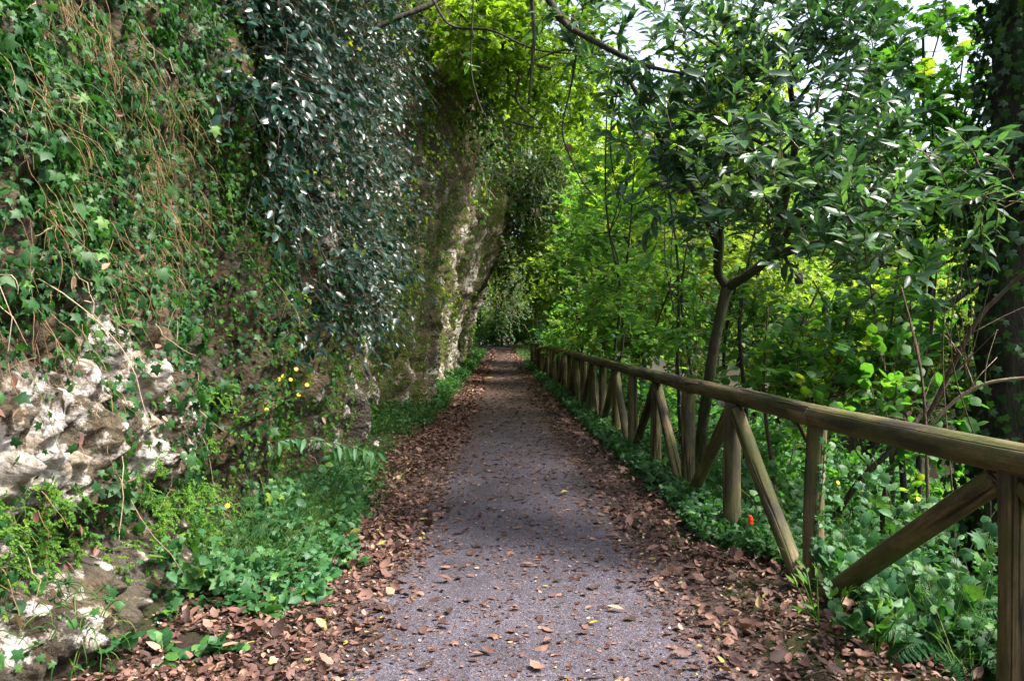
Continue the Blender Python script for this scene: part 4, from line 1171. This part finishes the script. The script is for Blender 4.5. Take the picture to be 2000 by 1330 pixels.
# ---- yellow green canopy trees rooted on the cliff, above the middle of the path
specs = [
 ("yellow green leafy tree arching from the cliff over the middle of the path", np.array([-2.6, 15, 10.0]),
  [(900, 30, 13, .9), (975, 15, 14, 1.1), (1060, 55, 15, 1.1), (950, 120, 16, 1.0), (1040, 165, 18, 1.2), (1110, 110, 18, 1.1), (870, 130, 15, .6), (1000, 90, 17, 1.1), (920, 70, 14, .8)], .10),
 ("sunlit yellow green tree behind the dangling twigs, beyond the first arch", np.array([-3, 25, 14.0]),
  [(1010, 190, 24, 1.2), (1090, 160, 24, 1.4), (1070, 230, 27, 1.4), (1140, 170, 25, 1.4), (950, 180, 22, .9), (1140, 270, 30, 1.3)], .13),
 ("grey green tree curtain over the far path before the tunnel", np.array([-3.5, 40, 17.0]),
  [(1100, 330, 38, 1.5), (1130, 400, 42, 1.5), (1030, 540, 50, 1.5), (1000, 575, 56, 1.4), (1070, 500, 56, 1.6)], .17),
]
for lab, b, cs, sz in specs:
    cl = A3(cs)
    tip = np.mean([c for c, _ in cl], axis=0)
    limbs = [("trunk", [b, b * .6 + tip * .4 + np.array([0, 0, .8]), tip], [.22, .15, .07])] + joins(tip, cl, .05, .015)
    t, k = tree("canopy_tree", lab, b, limbs, cl, HEX if sz < .11 else WIDE, sz, M['canopy'], 72 * (.1 / sz) ** 1.2, 16, M['darkbark'], spray_len=.55 * sz / .1, droop=.7, group="trees arching over the path", upb=.1)
    print("canopy", k)

# ---- saplings with thin upright stems, right of the path
def sapling(label, base, tops, cs, size, mat, per, tmpl=HEX, nl=12, single=0, r=.03, bark='darkbark', spl=.5):
    cl = A3(cs); base = np.array(base, float)
    limbs = []
    for i, tp in enumerate(tops):
        tp = np.array(tp, float)
        b2 = base + rng.normal(size=3) * np.array([.1, .1, 0])
        m1 = b2 * .66 + tp * .34 + rng.normal(size=3) * np.array([.10, .10, 0]); m2 = b2 * .33 + tp * .67 + rng.normal(size=3) * np.array([.10, .10, 0])
        limbs.append(("trunk" if i == 0 else "stem", [b2, m1, m2, tp], [r, r * .8, r * .6, r * .3]))
    src = np.array(tops[0], float) * .6 + base * .4
    limbs += joins(src, cl, r * .4, r * .15, 1, .1)
    t, k = tree("sapling", label, base, limbs, cl, tmpl, size, M[mat], per, nl, M[bark], spray_len=spl, droop=.35, single=single, group="saplings on the bank beyond the fence", sides=8)
    return k
def slope_base(px, Y):
    x = (px - 1000) / FPX * Y; return (x, Y, float(ground_z(x, Y)) - .1)
tot = 0
tot += sapling("slender sapling with bright maple leaves behind the middle of the fence", slope_base(1197, 14), [at(1185, 180, 13), at(1240, 300, 13)], [(1180, 330, 13.5, .7), (1250, 260, 13, .75), (1215, 430, 14, .8), (1150, 470, 16, .8), (1260, 520, 13, .7), (1200, 560, 14, .75)], .10, 'maple', 66)
tot += sapling("bushy maple sapling leaning out beside the far fence", slope_base(1130, 22), [at(1110, 420, 22), at(1170, 480, 20)], [(1150, 560, 22, .8), (1180, 600, 19, .8), (1120, 620, 26, .8), (1220, 620, 15, .8), (1150, 650, 20, .8), (1100, 655, 26, .8)], .11, 'maple', 55)
tot += sapling("sapling with backlit leaves just left of the laurel fork", slope_base(1320, 11), [at(1300, 330, 11), at(1350, 420, 11)], [(1330, 450, 11.5, .55), (1290, 560, 11.5, .6), (1350, 560, 11, .5), (1310, 640, 11, .6), (1370, 640, 10.5, .5), (1260, 660, 13, .6), (1340, 330, 12, .6), (1300, 380, 12, .55)], .085, 'maple', 74)
tot += sapling("dark stemmed sapling standing right behind the laurel trunk", slope_base(1465, 9.8), [at(1478, 430, 9.6), at(1445, 520, 9.6)], [(1470, 600, 9.6, .5), (1440, 670, 9.8, .5), (1530, 650, 9.5, .4)], .075, 'hazel', 120, HAZEL, 9, 0, .035)
print("saplings", tot)

# ---- hazels between laurel and ivy trunk
for lab, b, tops, cs, sg in [
    ("hazel with round leaves over the middle of the near rail", slope_base(1560, 8.2), [at(1600, 560, 7.8), at(1500, 600, 8), at(1660, 600, 7.6)],
     [(1500, 700, 8, .42), (1580, 650, 7.8, .5), (1560, 740, 7.6, .42), (1640, 700, 7.4, .45), (1650, 620, 7.8, .5), (1480, 770, 8, .4), (1600, 790, 7.2, .4)], 220),
    ("hazel with broad backlit leaves in front of the dark ivy trunk", slope_base(1740, 7.6), [at(1760, 480, 7.4), at(1700, 560, 7.4), at(1830, 520, 7.2)],
     [(1720, 640, 7.4, .45), (1780, 600, 7.2, .45), (1740, 560, 8, .5), (1800, 690, 6.8, .38), (1720, 740, 6.8, .42), (1800, 520, 7.8, .45), (1690, 800, 6.4, .4), (1790, 790, 6.2, .38)], 220),
]:
    k = sapling(lab, b, tops, cs, .085, 'hazel', 72, HAZEL, 8, sg, .028, 'twig', .45)
    print("hazel", k)
k = sapling("maple with large yellow green leaves under the white sky gap at upper right", slope_base(1790, 9.6), [at(1800, 60, 9.4), at(1850, 200, 9), at(1740, 300, 9.4)],
        [(1800, 260, 9, .65), (1850, 380, 8.8, .6), (1770, 420, 9, .55), (1890, 230, 8.8, .4), (1730, 340, 9.6, .55), (1860, 480, 8.6, .45), (1840, 40, 9.2, .32), (1760, 60, 9.6, .6), (1700, 160, 9.8, .6), (1800, 330, 9.4, .6), (1690, 260, 10, .6), (1620, 420, 10, .6), (1900, 330, 8.4, .4), (1940, 40, 9, .4), (1880, 105, 8.6, .2), (1925, 175, 8.4, .24), (1815, 140, 9, .22)], .11, 'hazel', 95, MAPLE, 9, 150, .05, 'darkbark')
k = sapling("shoot with narrow pale leaves rising beside the ivy trunk", slope_base(1900, 5.4), [at(1880, 330, 5.2), at(1960, 300, 5)],
        [(1880, 320, 5.2, .26), (1940, 380, 5, .24), (1860, 380, 5.3, .2), (1970, 330, 4.8, .16), (1830, 300, 5.4, .16)], .1, 'laurel', 170, LAUREL, 8, 80, .007, 'twig', .3)

# ---- the big ivy clad trunk at the right edge
base = np.array([4.45, 7.0, -2.6])
t = thing("ivy_clad_tree", "massive dark tree trunk wrapped in ivy at the right edge of the photo", "tree", base)
pts = [base, (4.42, 7, -.6), (4.44, 7, 1.2), (4.58, 7.05, 3.2), (4.75, 7.1, 6), (4.9, 7.2, 9.5)]
add("trunk", limb_mesh("trunk", pts, [.44, .36, .33, .31, .29, .23], M['darkbark'], base, 28, 90, .10, 4.0), t)
lv = Leaves()
k = 6500
tt = rng.random(k); z = -1.0 + tt * 7.5
a = rng.uniform(0, 6.283, k); cx = np.interp(z, [p_[2] for p_ in pts], [p_[0] for p_ in pts]); rad = np.interp(z, [-2.6, 9.5], [.45, .3])
kp = rng.random(k) < np.where(z < 2.1, .55, 1.0)
nn = np.stack([np.cos(a), np.sin(a), 0 * a], -1)
pp = np.stack([cx + rad * np.cos(a), 7.03 + rad * np.sin(a), z], -1) + nn * rng.random((k, 1)) * .18
lv.put(pp[kp], (DOWN + jit(k, .5))[kp], (nn + UP * .5 + jit(k, .4))[kp], rng.uniform(.05, .1, kp.sum()))
emit(lv, t, IVY, M['darkivy'], "trunkivy", 60, body="ivy")
lv = Leaves()
for c, rd in [((6.0, 8.2, 9.4), 1.6), ((6.4, 10.6, 9.8), 1.7), ((5.2, 12, 9.6), 1.7), ((6.6, 13, 10), 1.7), ((7.0, 16, 10.5), 1.8), ((3.6, 11.5, 9.4), 1.3), ((5.6, 14.5, 10.4), 1.8), ((4.2, 15, 10.6), 1.6)]:  # crown above view, added and placed to shade the middle of the path
    k = int(60 * rd ** 2); c = np.array(c)
    rt = c + rvec(k) * (rng.random((k, 1)) ** .5) * rd
    leaves_on(lv, sprays(rt, rt - c + jit(k, .4), .6, .6, 5, .15), 12, .13, .3)
    add("limb", limb_mesh("limb", [(4.75, 7.1, 6.5), (np.array((4.8, 7.2, 8.0)) + c) / 2, c], [.14, .09, .03], M['darkbark'], base, 7, 12, .06, 2), t)
emit(lv, t, WIDE, M['far'], "shadecrown", 0, body="crown")

# ---- leaning dead branches
for lab, pts, rad, mt in [("dark fallen branch slanting up behind the hazels", [at(1630, 750, 8.6), at(1700, 700, 8.5), at(1780, 650, 8.4), at(1880, 575, 8.3), at(1960, 520, 8.2)], [.05, .05, .045, .035, .02], 'darkbark'),
                          ("pale bent branch leaning in front of the ivy trunk", [at(1790, 860, 5.8), at(1830, 780, 5.7), at(1900, 640, 5.5), at(1960, 570, 5.4), at(2040, 500, 5.2)], [.014, .017, .015, .012, .008], 'twig'),
                          ("thin grey branch arching low at the foot of the ivy trunk", [at(1820, 830, 5.6), at(1870, 780, 5.5), at(1930, 748, 5.4), at(2030, 735, 5.2)], [.010, .013, .012, .009], 'root'),
                          ("thin reddish shoot standing behind the near rail", [at(1815, 1000, 5.6), at(1808, 820, 5.7), at(1795, 700, 5.8), at(1760, 560, 6)], [.013, .012, .010, .006], 'twig'),
                          ("dark broken branch in the undergrowth behind the ivied post", [at(1640, 1000, 6.4), at(1680, 940, 6.3), at(1760, 860, 6.2), at(1840, 760, 6.3), at(1900, 690, 6.4)], [.024, .024, .022, .018, .012], 'darkbark')]:
    b = pts[0]
    t = thing("dead_branch", lab, "branch", b, "branches leaning in the undergrowth")
    add("stem", limb_mesh("stem", pts, rad, M[mt], b, 8, 30, .06, rng.random() * 9), t)
    for q in range(3):
        f = pts[1] * (.7 - .3 * q) + pts[2] * (.3 + .3 * q)
        e = f + np.array([rng.normal() * .2, rng.normal() * .2, rng.uniform(.2, .5)])
        add("side_twig", limb_mesh("side_twig", [f, f * .5 + e * .5 + rng.normal(size=3) * .03, e], [rad[1] * .35, rad[1] * .25, .002], M[mt], b, 5, 8, .05, q), t)

# ================================================================== RIGHT BANK
# undergrowth covering the bank
n = 62000
y = 1.6 * (24 ** rng.random(n)); t_ = rng.random(n) ** 1.5 * (1.2 + y * .55)
x = fence_x(y) + .06 + t_
keep = fbm(x * 1.5, y * 1.2, 40.4, 3) > -.5
keep &= ~((t_ < .3) & (y < 4.6))
x, y, t_ = x[keep], y[keep], t_[keep]; m = len(x)
hgt = np.clip(.10 + t_ * .35, 0, .9) * (.65 + .7 * noise3(x * 1.3, y * 1.3, 9))
z = ground_z(x, y) + rng.random(m) ** .8 * np.maximum(hgt, .08)
lv = Leaves()
lv.put(np.stack([x, y, z], -1), jit(m, .8) + np.array([-.1, -.3, -.1]), UP + np.array([-.2, -.5, 0]) + jit(m, .4), rng.uniform(.6, 1.35, m) * np.interp(y, [2, 8, 36], [.058, .08, .17]),
       np.clip(.45 + .35 * noise3(x * .9, y * .9, 3) + rng.normal(size=m) * .2, 0, 1))
q = lv.arrays(); s1 = rng.random(m) < .55; fr = q[0][:, 1] > 8.5
o = add("undergrowth", leaf_mesh("undergrowth", [a[fr] for a in q], WIDE, M['herb']), kind="stuff"); tag(o, "leafy undergrowth on the bank along the far half of the fence", "undergrowth")
o = add("undergrowth", leaf_mesh("undergrowth", [a[s1 & ~fr] for a in q], HAZEL, M['herb']), kind="stuff"); tag(o, "dense leafy undergrowth covering the bank below the fence", "undergrowth")
o = add("undergrowth", leaf_mesh("undergrowth", [a[~s1 & ~fr] for a in q], OVAL, M['hazel']), kind="stuff"); tag(o, "lighter oval leaves mixed through the undergrowth of the bank", "undergrowth")

def bank_xy(n):
    y = 3.4 * (6 ** rng.random(n)); x = fence_x(y) + .05 + rng.random(n) ** 1.3 * 1.6
    k = noise3(x * 2, y * 2, 33) > -.1; return x[k], y[k]
blades(3600, bank_xy, .42, M['grass'], "grass", "long grass blades rising through the herbs behind the fence", .45)
# ground ivy under the fence
n = 15000
y = 3.4 * (11 ** rng.random(n)); x = fence_x(y) + np.abs(rng.normal(size=n)) * .30 - np.interp(y, [3.4, 5, 6, 9, 40], [-.15, .0, .28, .34, .4]) + .04 * noise3(y * 2, 1, 1)
keep = (fbm(x * 2.2, y * 1.8, 60.6, 3) > -.38)
x, y = x[keep], y[keep]; m = len(x)
lv = Leaves()
lv.put(np.stack([x, y, ground_z(x, y) + .02 + rng.random(m) ** 1.3 * .14], -1), jit(m, .7) + np.array([-.3, -.3, -.1]), UP + np.array([-.15, -.3, 0]) + jit(m, .35), rng.uniform(.6, 1.3, m) * np.interp(y, [3, 9, 38], [.05, .065, .15]),
       np.clip(rng.normal(size=m) * .2 + .35, 0, 1))
gi = thing("ground_ivy", "dark bluish ivy creeping along the foot of the log fence", "ivy", (1.6, 6, 0))
q = lv.arrays(); fr = q[0][:, 1] > 10
emit([a[~fr] for a in q], gi, IVY, M['ivy'], "groundivy", 300)
emit([a[fr] for a in q], gi, WIDE, M['ivy'], "groundivyfar", 0, body="far_foliage")

# ivy climbing the near post
px_, py_ = post_p[2]
ci = thing("climbing_ivy", "thin ivy stem climbing the lit side of the second fence post", "ivy", (px_ + .07, py_, 0))
pts = [(px_ + .0, py_ - .088, .0), (px_ - .03, py_ - .085, .3), (px_ + .005, py_ - .085, .6), (px_ + .03, py_ - .075, .92)]
P = spline(pts, 14)[None]
P2 = sprays(P[0, 3:13], jit(10, .4) + np.array([.5, -.5, -.1]), rng.uniform(.06, .2, 10), .8, 5, .2)
add("stem", twig_mesh("stem", P, .005, .003, M['twig'], ci.location, 5), ci)
lv = Leaves(); leaves_on(lv, P, 40, .038, .3, .0, 1.0, (.3, -1, .3), .3); leaves_on(lv, P2, 5, .038, .3, .2, 1, (.3, -1, .3), .3)
emit(lv, ci, IVY, M['pale'], "climb", 90)

# leafy herbs behind the fence, each plant its own
grp = "leafy herbs on the bank right behind the near fence"
spots = [(1650, 1120, 4.6), (1700, 1060, 4.9), (1760, 1010, 5.0), (1830, 960, 4.9), (1900, 930, 4.8), (1690, 930, 5.6), (1760, 890, 5.6), (1840, 870, 5.3), (1930, 1010, 4.3), (1870, 1080, 4.3), (1800, 1130, 4.2),
         (1730, 1180, 4.2), (1640, 1010, 5.2), (1660, 860, 6.2), (1930, 1130, 3.9), (1850, 1200, 3.8), (1940, 860, 5.2), (1500, 900, 7.2), (1530, 960, 6.2), (1480, 840, 8), (1380, 840, 9), (1700, 1250, 3.9), (1780, 1270, 3.75), (1620, 900, 6.0)]
for i, (px, py, Y) in enumerate(spots):
    top = at(px, py, Y)
    gz = float(ground_z(top[0], Y))
    h = max(.3, top[2] - gz + .05)
    big = i % 3
    wh = "left of the ivied post" if px < 1590 else ("low under the slanting brace" if py > 1180 - (px - 1620) * .70 else "above the slanting brace")
    wh += ", close by the end post" if px > 1860 else (", next to the ivied post" if 1590 <= px < 1700 else ", midway along the bay" if px >= 1700 else "")
    lab = ("round leaved", "oval leaved", "lobed")[big] + (" pale green" if ('pale', 'herb', 'pale')[(i // 2) % 3] == 'pale' else " mid green") + " herb " + wh
    herb("bank_herb", lab, (top[0] - .05, Y + .05, gz), 4, h, (HAZEL, OVAL, MAPLE)[big], (.06, .07, .08)[big], M[('pale', 'herb', 'pale')[(i // 2) % 3]], 9, (.0, -.15, 0), .32, .5, grp, nref=(-.1, -.6, .8))

# ferns
def fern(loc, nfr, L, label, az=None):
    t = thing("fern", label, "fern", loc, "ferns on the bank")
    loc = np.array(loc, float)
    for i in range(nfr):
        a = (i / nfr + rng.random() * .08) * 6.283 if az is None else az + rng.normal() * .6
        d = np.array([math.cos(a), math.sin(a), .9])
        P = sprays(loc[None], d[None], L * rng.uniform(.8, 1.15), 1.7, 14, .02)[0]
        tan = nrm(np.gradient(P, axis=0)); side = nrm(np.cross(tan, UP))
        nrm_f = np.cross(side, tan)
        lv = Leaves()
        ts = np.linspace(.12, .98, 30)
        for sg in (1, -1):
            f = ts * 13; ii = np.minimum(f.astype(int), 12); u = (f - ii)[:, None]
            p = P[ii] * (1 - u) + P[ii + 1] * u
            w = L * .24 * np.sin(np.pi * np.clip(ts * .93 + .08, 0, 1)) ** .8 + .008
            lv.put(p, side[ii] * sg + tan[ii] * .35 + jit(30, .05) + DOWN * .15, nrm_f[ii], w, rng.uniform(.2, .6))
        V, Q = tube_arrays(P[None], np.linspace(.003, .001, 14)[None], 4)
        fr = add("frond", leaf_mesh("frond", lv.arrays(), SLIM, M['herb'], loc), t)
        add("rachis", make_mesh("rachis", V - loc, [Q], M['stem']), fr)
for px, py, Y, nf, L, lab in [(1860, 1260, 3.9, 8, .5, "fern with arching fronds at the lower right beside the last post"), (1930, 1200, 4.1, 8, .5, "fern partly hidden by the rightmost fence post"),
                              (1720, 1040, 5.0, 7, .5, "fern between the slanting brace and the ivied post"), (1880, 1120, 4.4, 7, .55, "fern under the slanting brace in the undergrowth")]:
    p_ = at(px, py, Y)
    fern((p_[0], Y, max(float(ground_z(p_[0], Y)), p_[2] - .25)), nf, L, lab)

# red berry spike
b = at(1474, 1092, 5.75)
b[2] = float(ground_z(b[0], b[1]))
ar = thing("arum_berries", "bright red berry spike on a pale stalk behind the fence", "berries", b)
tp = at(1467, 1024, 5.75)
add("stem", twig_mesh("stem", spline([b, b * .5 + tp * .5 + np.array([.01, 0, 0]), tp], 7)[None], .005, .004, M['pale'], b, 6), ar)
import bmesh
bm = bmesh.new(); bmesh.ops.create_icosphere(bm, subdivisions=1, radius=.0085)
berry = bpy.data.meshes.new("berry"); bm.to_mesh(berry); bm.free(); berry.materials.append(M['red'])
for i in range(26):
    a = i * 2.4; h = i / 26
    o = add("berry", berry, ar, loc=tuple(tp - b + np.array([math.cos(a) * .012 * (1.1 - h * .5), math.sin(a) * .012 * (1.1 - h * .5), h * .06])))

# yellow flowers in the bank
for px, py, Y, lab in [(1638, 943, 5.6, "small yellow flower just right of the ivied post"), (1795, 975, 5.2, "pair of small yellow flowers above the slanting brace")]:
    h = at(px, py, Y); b = np.array([h[0], Y, float(ground_z(h[0], Y))])
    flowering(lab, b, [(px, py)] if px < 1700 else [(px, py), (px - 3, py + 28)], Y, 0)

# pale stalks at the foot of the second post
for i, (px, py) in enumerate([(1600, 1230), (1620, 1240), (1590, 1210), (1690, 1270), (1712, 1280)]):
    b = gpt(px, py)
    t = thing("green_shoot", "short pale green shoot by the foot of the ivied post" if i < 3 else "short pale green shoot in the litter under the slanting brace", "plant", b, "green shoots near the ivied post" if i < 3 else "green shoots under the brace")
    tp = b + np.array([.03 * rng.normal() + .02, 0, .22])
    P = sprays(np.repeat(b[None], 3, 0), UP + jit(3, .25), rng.uniform(.12, .3, 3), .5, 6, .05)
    add("stem", twig_mesh("stem", P, .006, .003, M['fern'], b, 5), t)
    lv = Leaves(); leaves_on(lv, P, 2, .07, .2, .8, .6, (0, -.6, .8), .3)
    emit(lv, t, LONG, M['fern'], "shoot", 6, body="leaves")

# ================================================================== BACKGROUND
def proto(label, group, seed, nl, size, mat, rx, rz, h):
    t = thing("background_tree", label, "tree", (0, 0, 0), group)
    rt = []
    ncl = 15
    cen = rvec(ncl) * (rng.random((ncl, 1)) ** .4) * np.array([rx, rx, rz]) + np.array([0, 0, h])
    lv = Leaves()
    for c in cen:
        k = nl // ncl // 10
        r_ = np.array(c) + rvec(k) * (rng.random((k, 1)) ** .5) * rx * .48
        P = sprays(r_, nrm(r_ - c) + jit(k, .4), size * 5 * rng.uniform(.6, 1.2, k), .6, 5, .15)
        leaves_on(lv, P, 10, size, .3, .1, 1.0, (0, -.2, 1), .5, np.clip(.5 + rng.normal() * .18 + rng.normal(size=k) * .12, 0, 1))
    add("trunk", limb_mesh("trunk", [(0, 0, -1), (.1, 0, h * .4), (0, .1, h)], [.2, .15, .06], M['darkbark'], (0, 0, 0), 8, 14, .06, seed), t)
    for c in cen[:8]:
        add("limb", limb_mesh("limb", [(0, .05, h * .55), c * .5 + np.array([0, 0, h * .3]), c], [.06, .04, .015], M['darkbark'], (0, 0, 0), 5, 8, .06, seed), t)
    emit(lv, t, WIDE, mat, "bg", 0, body="crown")
    return t
def copy_tree(o, parent=None):
    c = o.copy(); COL.objects.link(c); c.parent = parent
    for ch in o.children: copy_tree(ch, c)
    return c
G1, G2, G3 = "trees filling the valley beyond the bank", "trees on the far valley side", "trees closing over the far end of the path"
protos = [proto("leafy green tree growing in the valley beyond the bank", G1, 1, 7000, .17, M['far'], 2.2, 1.9, 4.2),
          proto("leafy green tree growing in the valley beyond the bank", G1, 2, 7000, .17, M['far'], 2.0, 2.3, 4.6),
          proto("leafy green tree growing in the valley beyond the bank", G1, 3, 6500, .2, M['canopy'], 2.3, 1.8, 4.4)]
used = [0, 0, 0]
def spot(px):
    for lim, w in ((1150, "just right of the tunnel mouth"), (1240, "behind the slender sapling"), (1360, "left of the laurel fork"), (1480, "behind the laurel trunk"), (1620, "right of the laurel fork"), (1750, "behind the hazels"), (1860, "left of the ivy trunk"), (9999, "behind the ivy trunk")):
        if px < lim: return w
def plant(i, loc, s, rz, label=None, group=None):
    t = protos[i] if not used[i] else copy_tree(protos[i])
    used[i] = 1
    t.location = tuple(float(v) for v in loc); t.scale = (s, s, s * 1.05); t.rotation_euler = (0, 0, rz)
    if label: t["label"] = label; t["group"] = group
    return t
# valley: crowns whose tops stay under the sky gaps
for k, (px, py, Y, s) in enumerate([(1130, 520, 30, 1.0), (1230, 470, 24, .8), (1330, 420, 22, .8), (1450, 380, 20, .8), 
                                   (1180, 400, 40, 1.3), (1300, 380, 36, 1.2), (1430, 330, 32, 1.1), (1560, 330, 34, .9), (1440, 150, 30, .8),
                                   (1250, 600, 18, .6), (1400, 560, 15, .6)]):
    c = at(px, py, Y)
    row = "front" if Y <= 23 else "rear"
    plant(k % 3, (c[0], c[1], c[2] - 4.4 * s), s, k * 2.1, f"valley tree, {row} row beyond the bank, {spot(px)}", G1)
for k, (px, py, Y, s) in enumerate([(1120, 350, 75, 2.6), (1230, 330, 70, 2.4), (1400, 310, 62, 2.2), (1560, 480, 58, 2.0), (1680, 420, 52, 1.7), (1800, 470, 50, 1.7), (1950, 440, 48, 1.8), (1740, 560, 44, 1.4), (1880, 600, 42, 1.4), (1620, 600, 46, 1.4), (1520, 640, 40, 1.3), (1700, 660, 38, 1.3), (1800, 680, 36, 1.2), (1900, 700, 34, 1.2), (1600, 700, 36, 1.2), (1980, 640, 36, 1.3), (1480, 560, 50, 1.5), (1080, 450, 85, 2.2)]):
    c = at(px, py, Y)
    plant(k % 3, (c[0], c[1], c[2] - 4.4 * s), s, k * 1.7, f"pale tree across the valley, {spot(px)}", G2)
# closing the far end of the path; overhead and right-hand trees added for shade
for k, (x, y, z, s) in enumerate([(-4.5, 97, -1.5, 1.0), (-1.2, 99, -1.5, 1.0), (2.0, 97, -1.5, 1.0), (4.6, 92, -1.5, 1.0), (-2, 101, 3, 1.2), (2, 100, 3, 1.2), (5.0, 78, -1, .9), (5.4, 68, -.5, 1.0), (4.6, 56, -2, .8), (6.5, 60, 0, 1.1), (-3.5, 84, 3.5, 1.1), (0, 90, 4.0, 1.2), (2.5, 84, 3.0, 1.1), (-1.2, 80, 4.5, 1.1), (3.2, 74, 1.5, .9), (5.0, 91, 2.5, 1.3), (6.6, 86, 3, 1.4), (4.0, 96, 2.5, 1.3)]):
    plant(k % 3, (x, y, z), s, k * 2.6, "dense tree closing over the far end of the path", G3)

# ---- shrubs low on the bank and at the far end of the path
def bush_proto(label, group, nl, size, mat, tmpl):
    t = thing("bank_shrub", label, "shrub", (0, 0, 0), group)
    lv = Leaves(); ncl = 9
    cen = rvec(ncl) * (rng.random((ncl, 1)) ** .4) * np.array([.75, .75, .5]) + np.array([0, 0, .65])
    for c in cen:
        k = nl // ncl // 9
        r_ = c + rvec(k) * (rng.random((k, 1)) ** .5) * .45
        P = sprays(r_, nrm(r_ - c) + jit(k, .4) + UP * .2, size * 4 * rng.uniform(.6, 1.2, k), .5, 5, .15)
        leaves_on(lv, P, 9, size, .3, .1, 1.0, (-.1, -.5, .8), .45, np.clip(.5 + rng.normal() * .15 + rng.normal(size=k) * .12, 0, 1))
    for c in cen:
        add("stem", limb_mesh("stem", [(0, 0, -.6), c * .5 + np.array([.03, 0, 0]), c], [.018, .014, .005], M['twig'], (0, 0, 0), 5, 8, .06, 1), t)
    emit(lv, t, tmpl, mat, "bush", 0, body="foliage")
    return t
GB = "shrubs on the bank behind the fence"
bushes = [bush_proto("leafy shrub on the bank behind the fence", GB, 1500, .085, M['hazel'], HAZEL),
          bush_proto("leafy shrub on the bank behind the fence", GB, 1700, .075, M['herb'], OVAL),
          bush_proto("leafy shrub on the bank behind the fence", GB, 1500, .09, M['pale'], HEX)]
ub = [0, 0, 0]
def bush(i, loc, sc, rz, label=None, group=None):
    t = bushes[i] if not ub[i] else copy_tree(bushes[i])
    ub[i] = 1
    t.location = tuple(float(v) for v in loc); t.scale = (sc, sc, sc); t.rotation_euler = (0, 0, rz)
    if label: t["label"] = label; t["group"] = group
k = 0
for y0, t0, sc in [(6.6, 1.0, .55), (7.6, 1.7, .8), (8.6, .9, .6), (9.8, 1.6, .9), (11, .9, .7), (12.2, 1.9, 1.0), (13.5, 1.0, .8), (15, 1.8, 1.0), (16.5, .9, .8), (18, 1.7, 1.0), (20, 1.0, .9), (22, 1.8, 1.1), (24, 1.0, .9), (27, 1.4, 1.1), (30, 1.2, 1.1), (34, 1.2, 1.2),
                   (5.6, 2.0, .8), (6.8, 2.8, 1.0), (8.2, 3.0, 1.1), (9.6, 3.2, .9), (11.2, 3.4, .9), (13, 3.6, 1.0), (15.5, 3.8, 1.1), (18.5, 4.0, 1.2), (4.8, 2.8, .9), (8.4, 4.6, 1.3), (10.2, 5.2, 1.4), (12.4, 5.6, 1.5), (15, 6.2, 1.6), (6.6, 4.0, 1.2), (18, 6.6, 1.8), (22, 7, 1.9)]:
    x = float(fence_x(y0)) + t0
    gz = float(ground_z(x, y0))
    num = int(np.argmin(np.abs(np.array(post_y) - y0)))
    word = ["first", "first", "second", "third", "fourth", "fifth", "sixth", "seventh", "eighth", "ninth", "tenth", "eleventh", "twelfth", "thirteenth", "fourteenth", "fifteenth", "sixteenth", "seventeenth", "eighteenth", "nineteenth", "twentieth", "last", "last", "last", "last", "last"][num]
    deep = "close behind" if t0 < 1.3 else "a step behind" if t0 < 2.2 else "down the bank behind" if t0 < 4.1 else "far down the bank behind"
    bush(k % 3, (x, y0, gz + .05 * sc + (.25 if t0 > 2 else 0)), sc, k * 1.9, f"{('round leaved', 'oval leaved', 'pale leaved')[k % 3]} shrub {deep} the {word} post from the near end", GB); k += 1
for x, y0, sc in [(-4.5, 93, 2.2), (-2.2, 95, 2.4), (0, 94, 2.4), (2.0, 92, 2.2), (3.6, 88, 2.0), (3.2, 80, 1.8), (2.8, 72, 1.6), (2.6, 64, 1.5), (2.5, 56, 1.4), (2.6, 50, 1.2), (-4.2, 78, 1.5), (-3.9, 70, 1.3)]:
    bush(k % 3, (x, y0, -.2), sc, k * 1.9, "dark leafy shrub crowding the far end of the path", "shrubs at the far end of the path"); k += 1

# ------------------------------------------------------------------ labels: alike neighbours told apart by their order in the picture
bpy.context.view_layer.update()
same = {}
for o in scene.objects:
    if o.parent is None and o.get("label") and o.get("category") != "leaf":
        same.setdefault(o["label"], []).append(o)
ordw = ["first", "second", "third", "fourth", "fifth", "sixth", "seventh", "eighth", "ninth", "tenth", "eleventh", "twelfth", "thirteenth", "fourteenth", "fifteenth", "sixteenth", "seventeenth", "eighteenth", "nineteenth"]
for lab, obs in same.items():
    if 1 < len(obs) <= len(ordw):
        obs.sort(key=lambda o: o.location.x / max(o.location.y, .5))
        for i, o in enumerate(obs):
            o["label"] = lab + (", " + ("left" if i == 0 else "right") + " one" if len(obs) == 2 else f", {ordw[i]} from left")
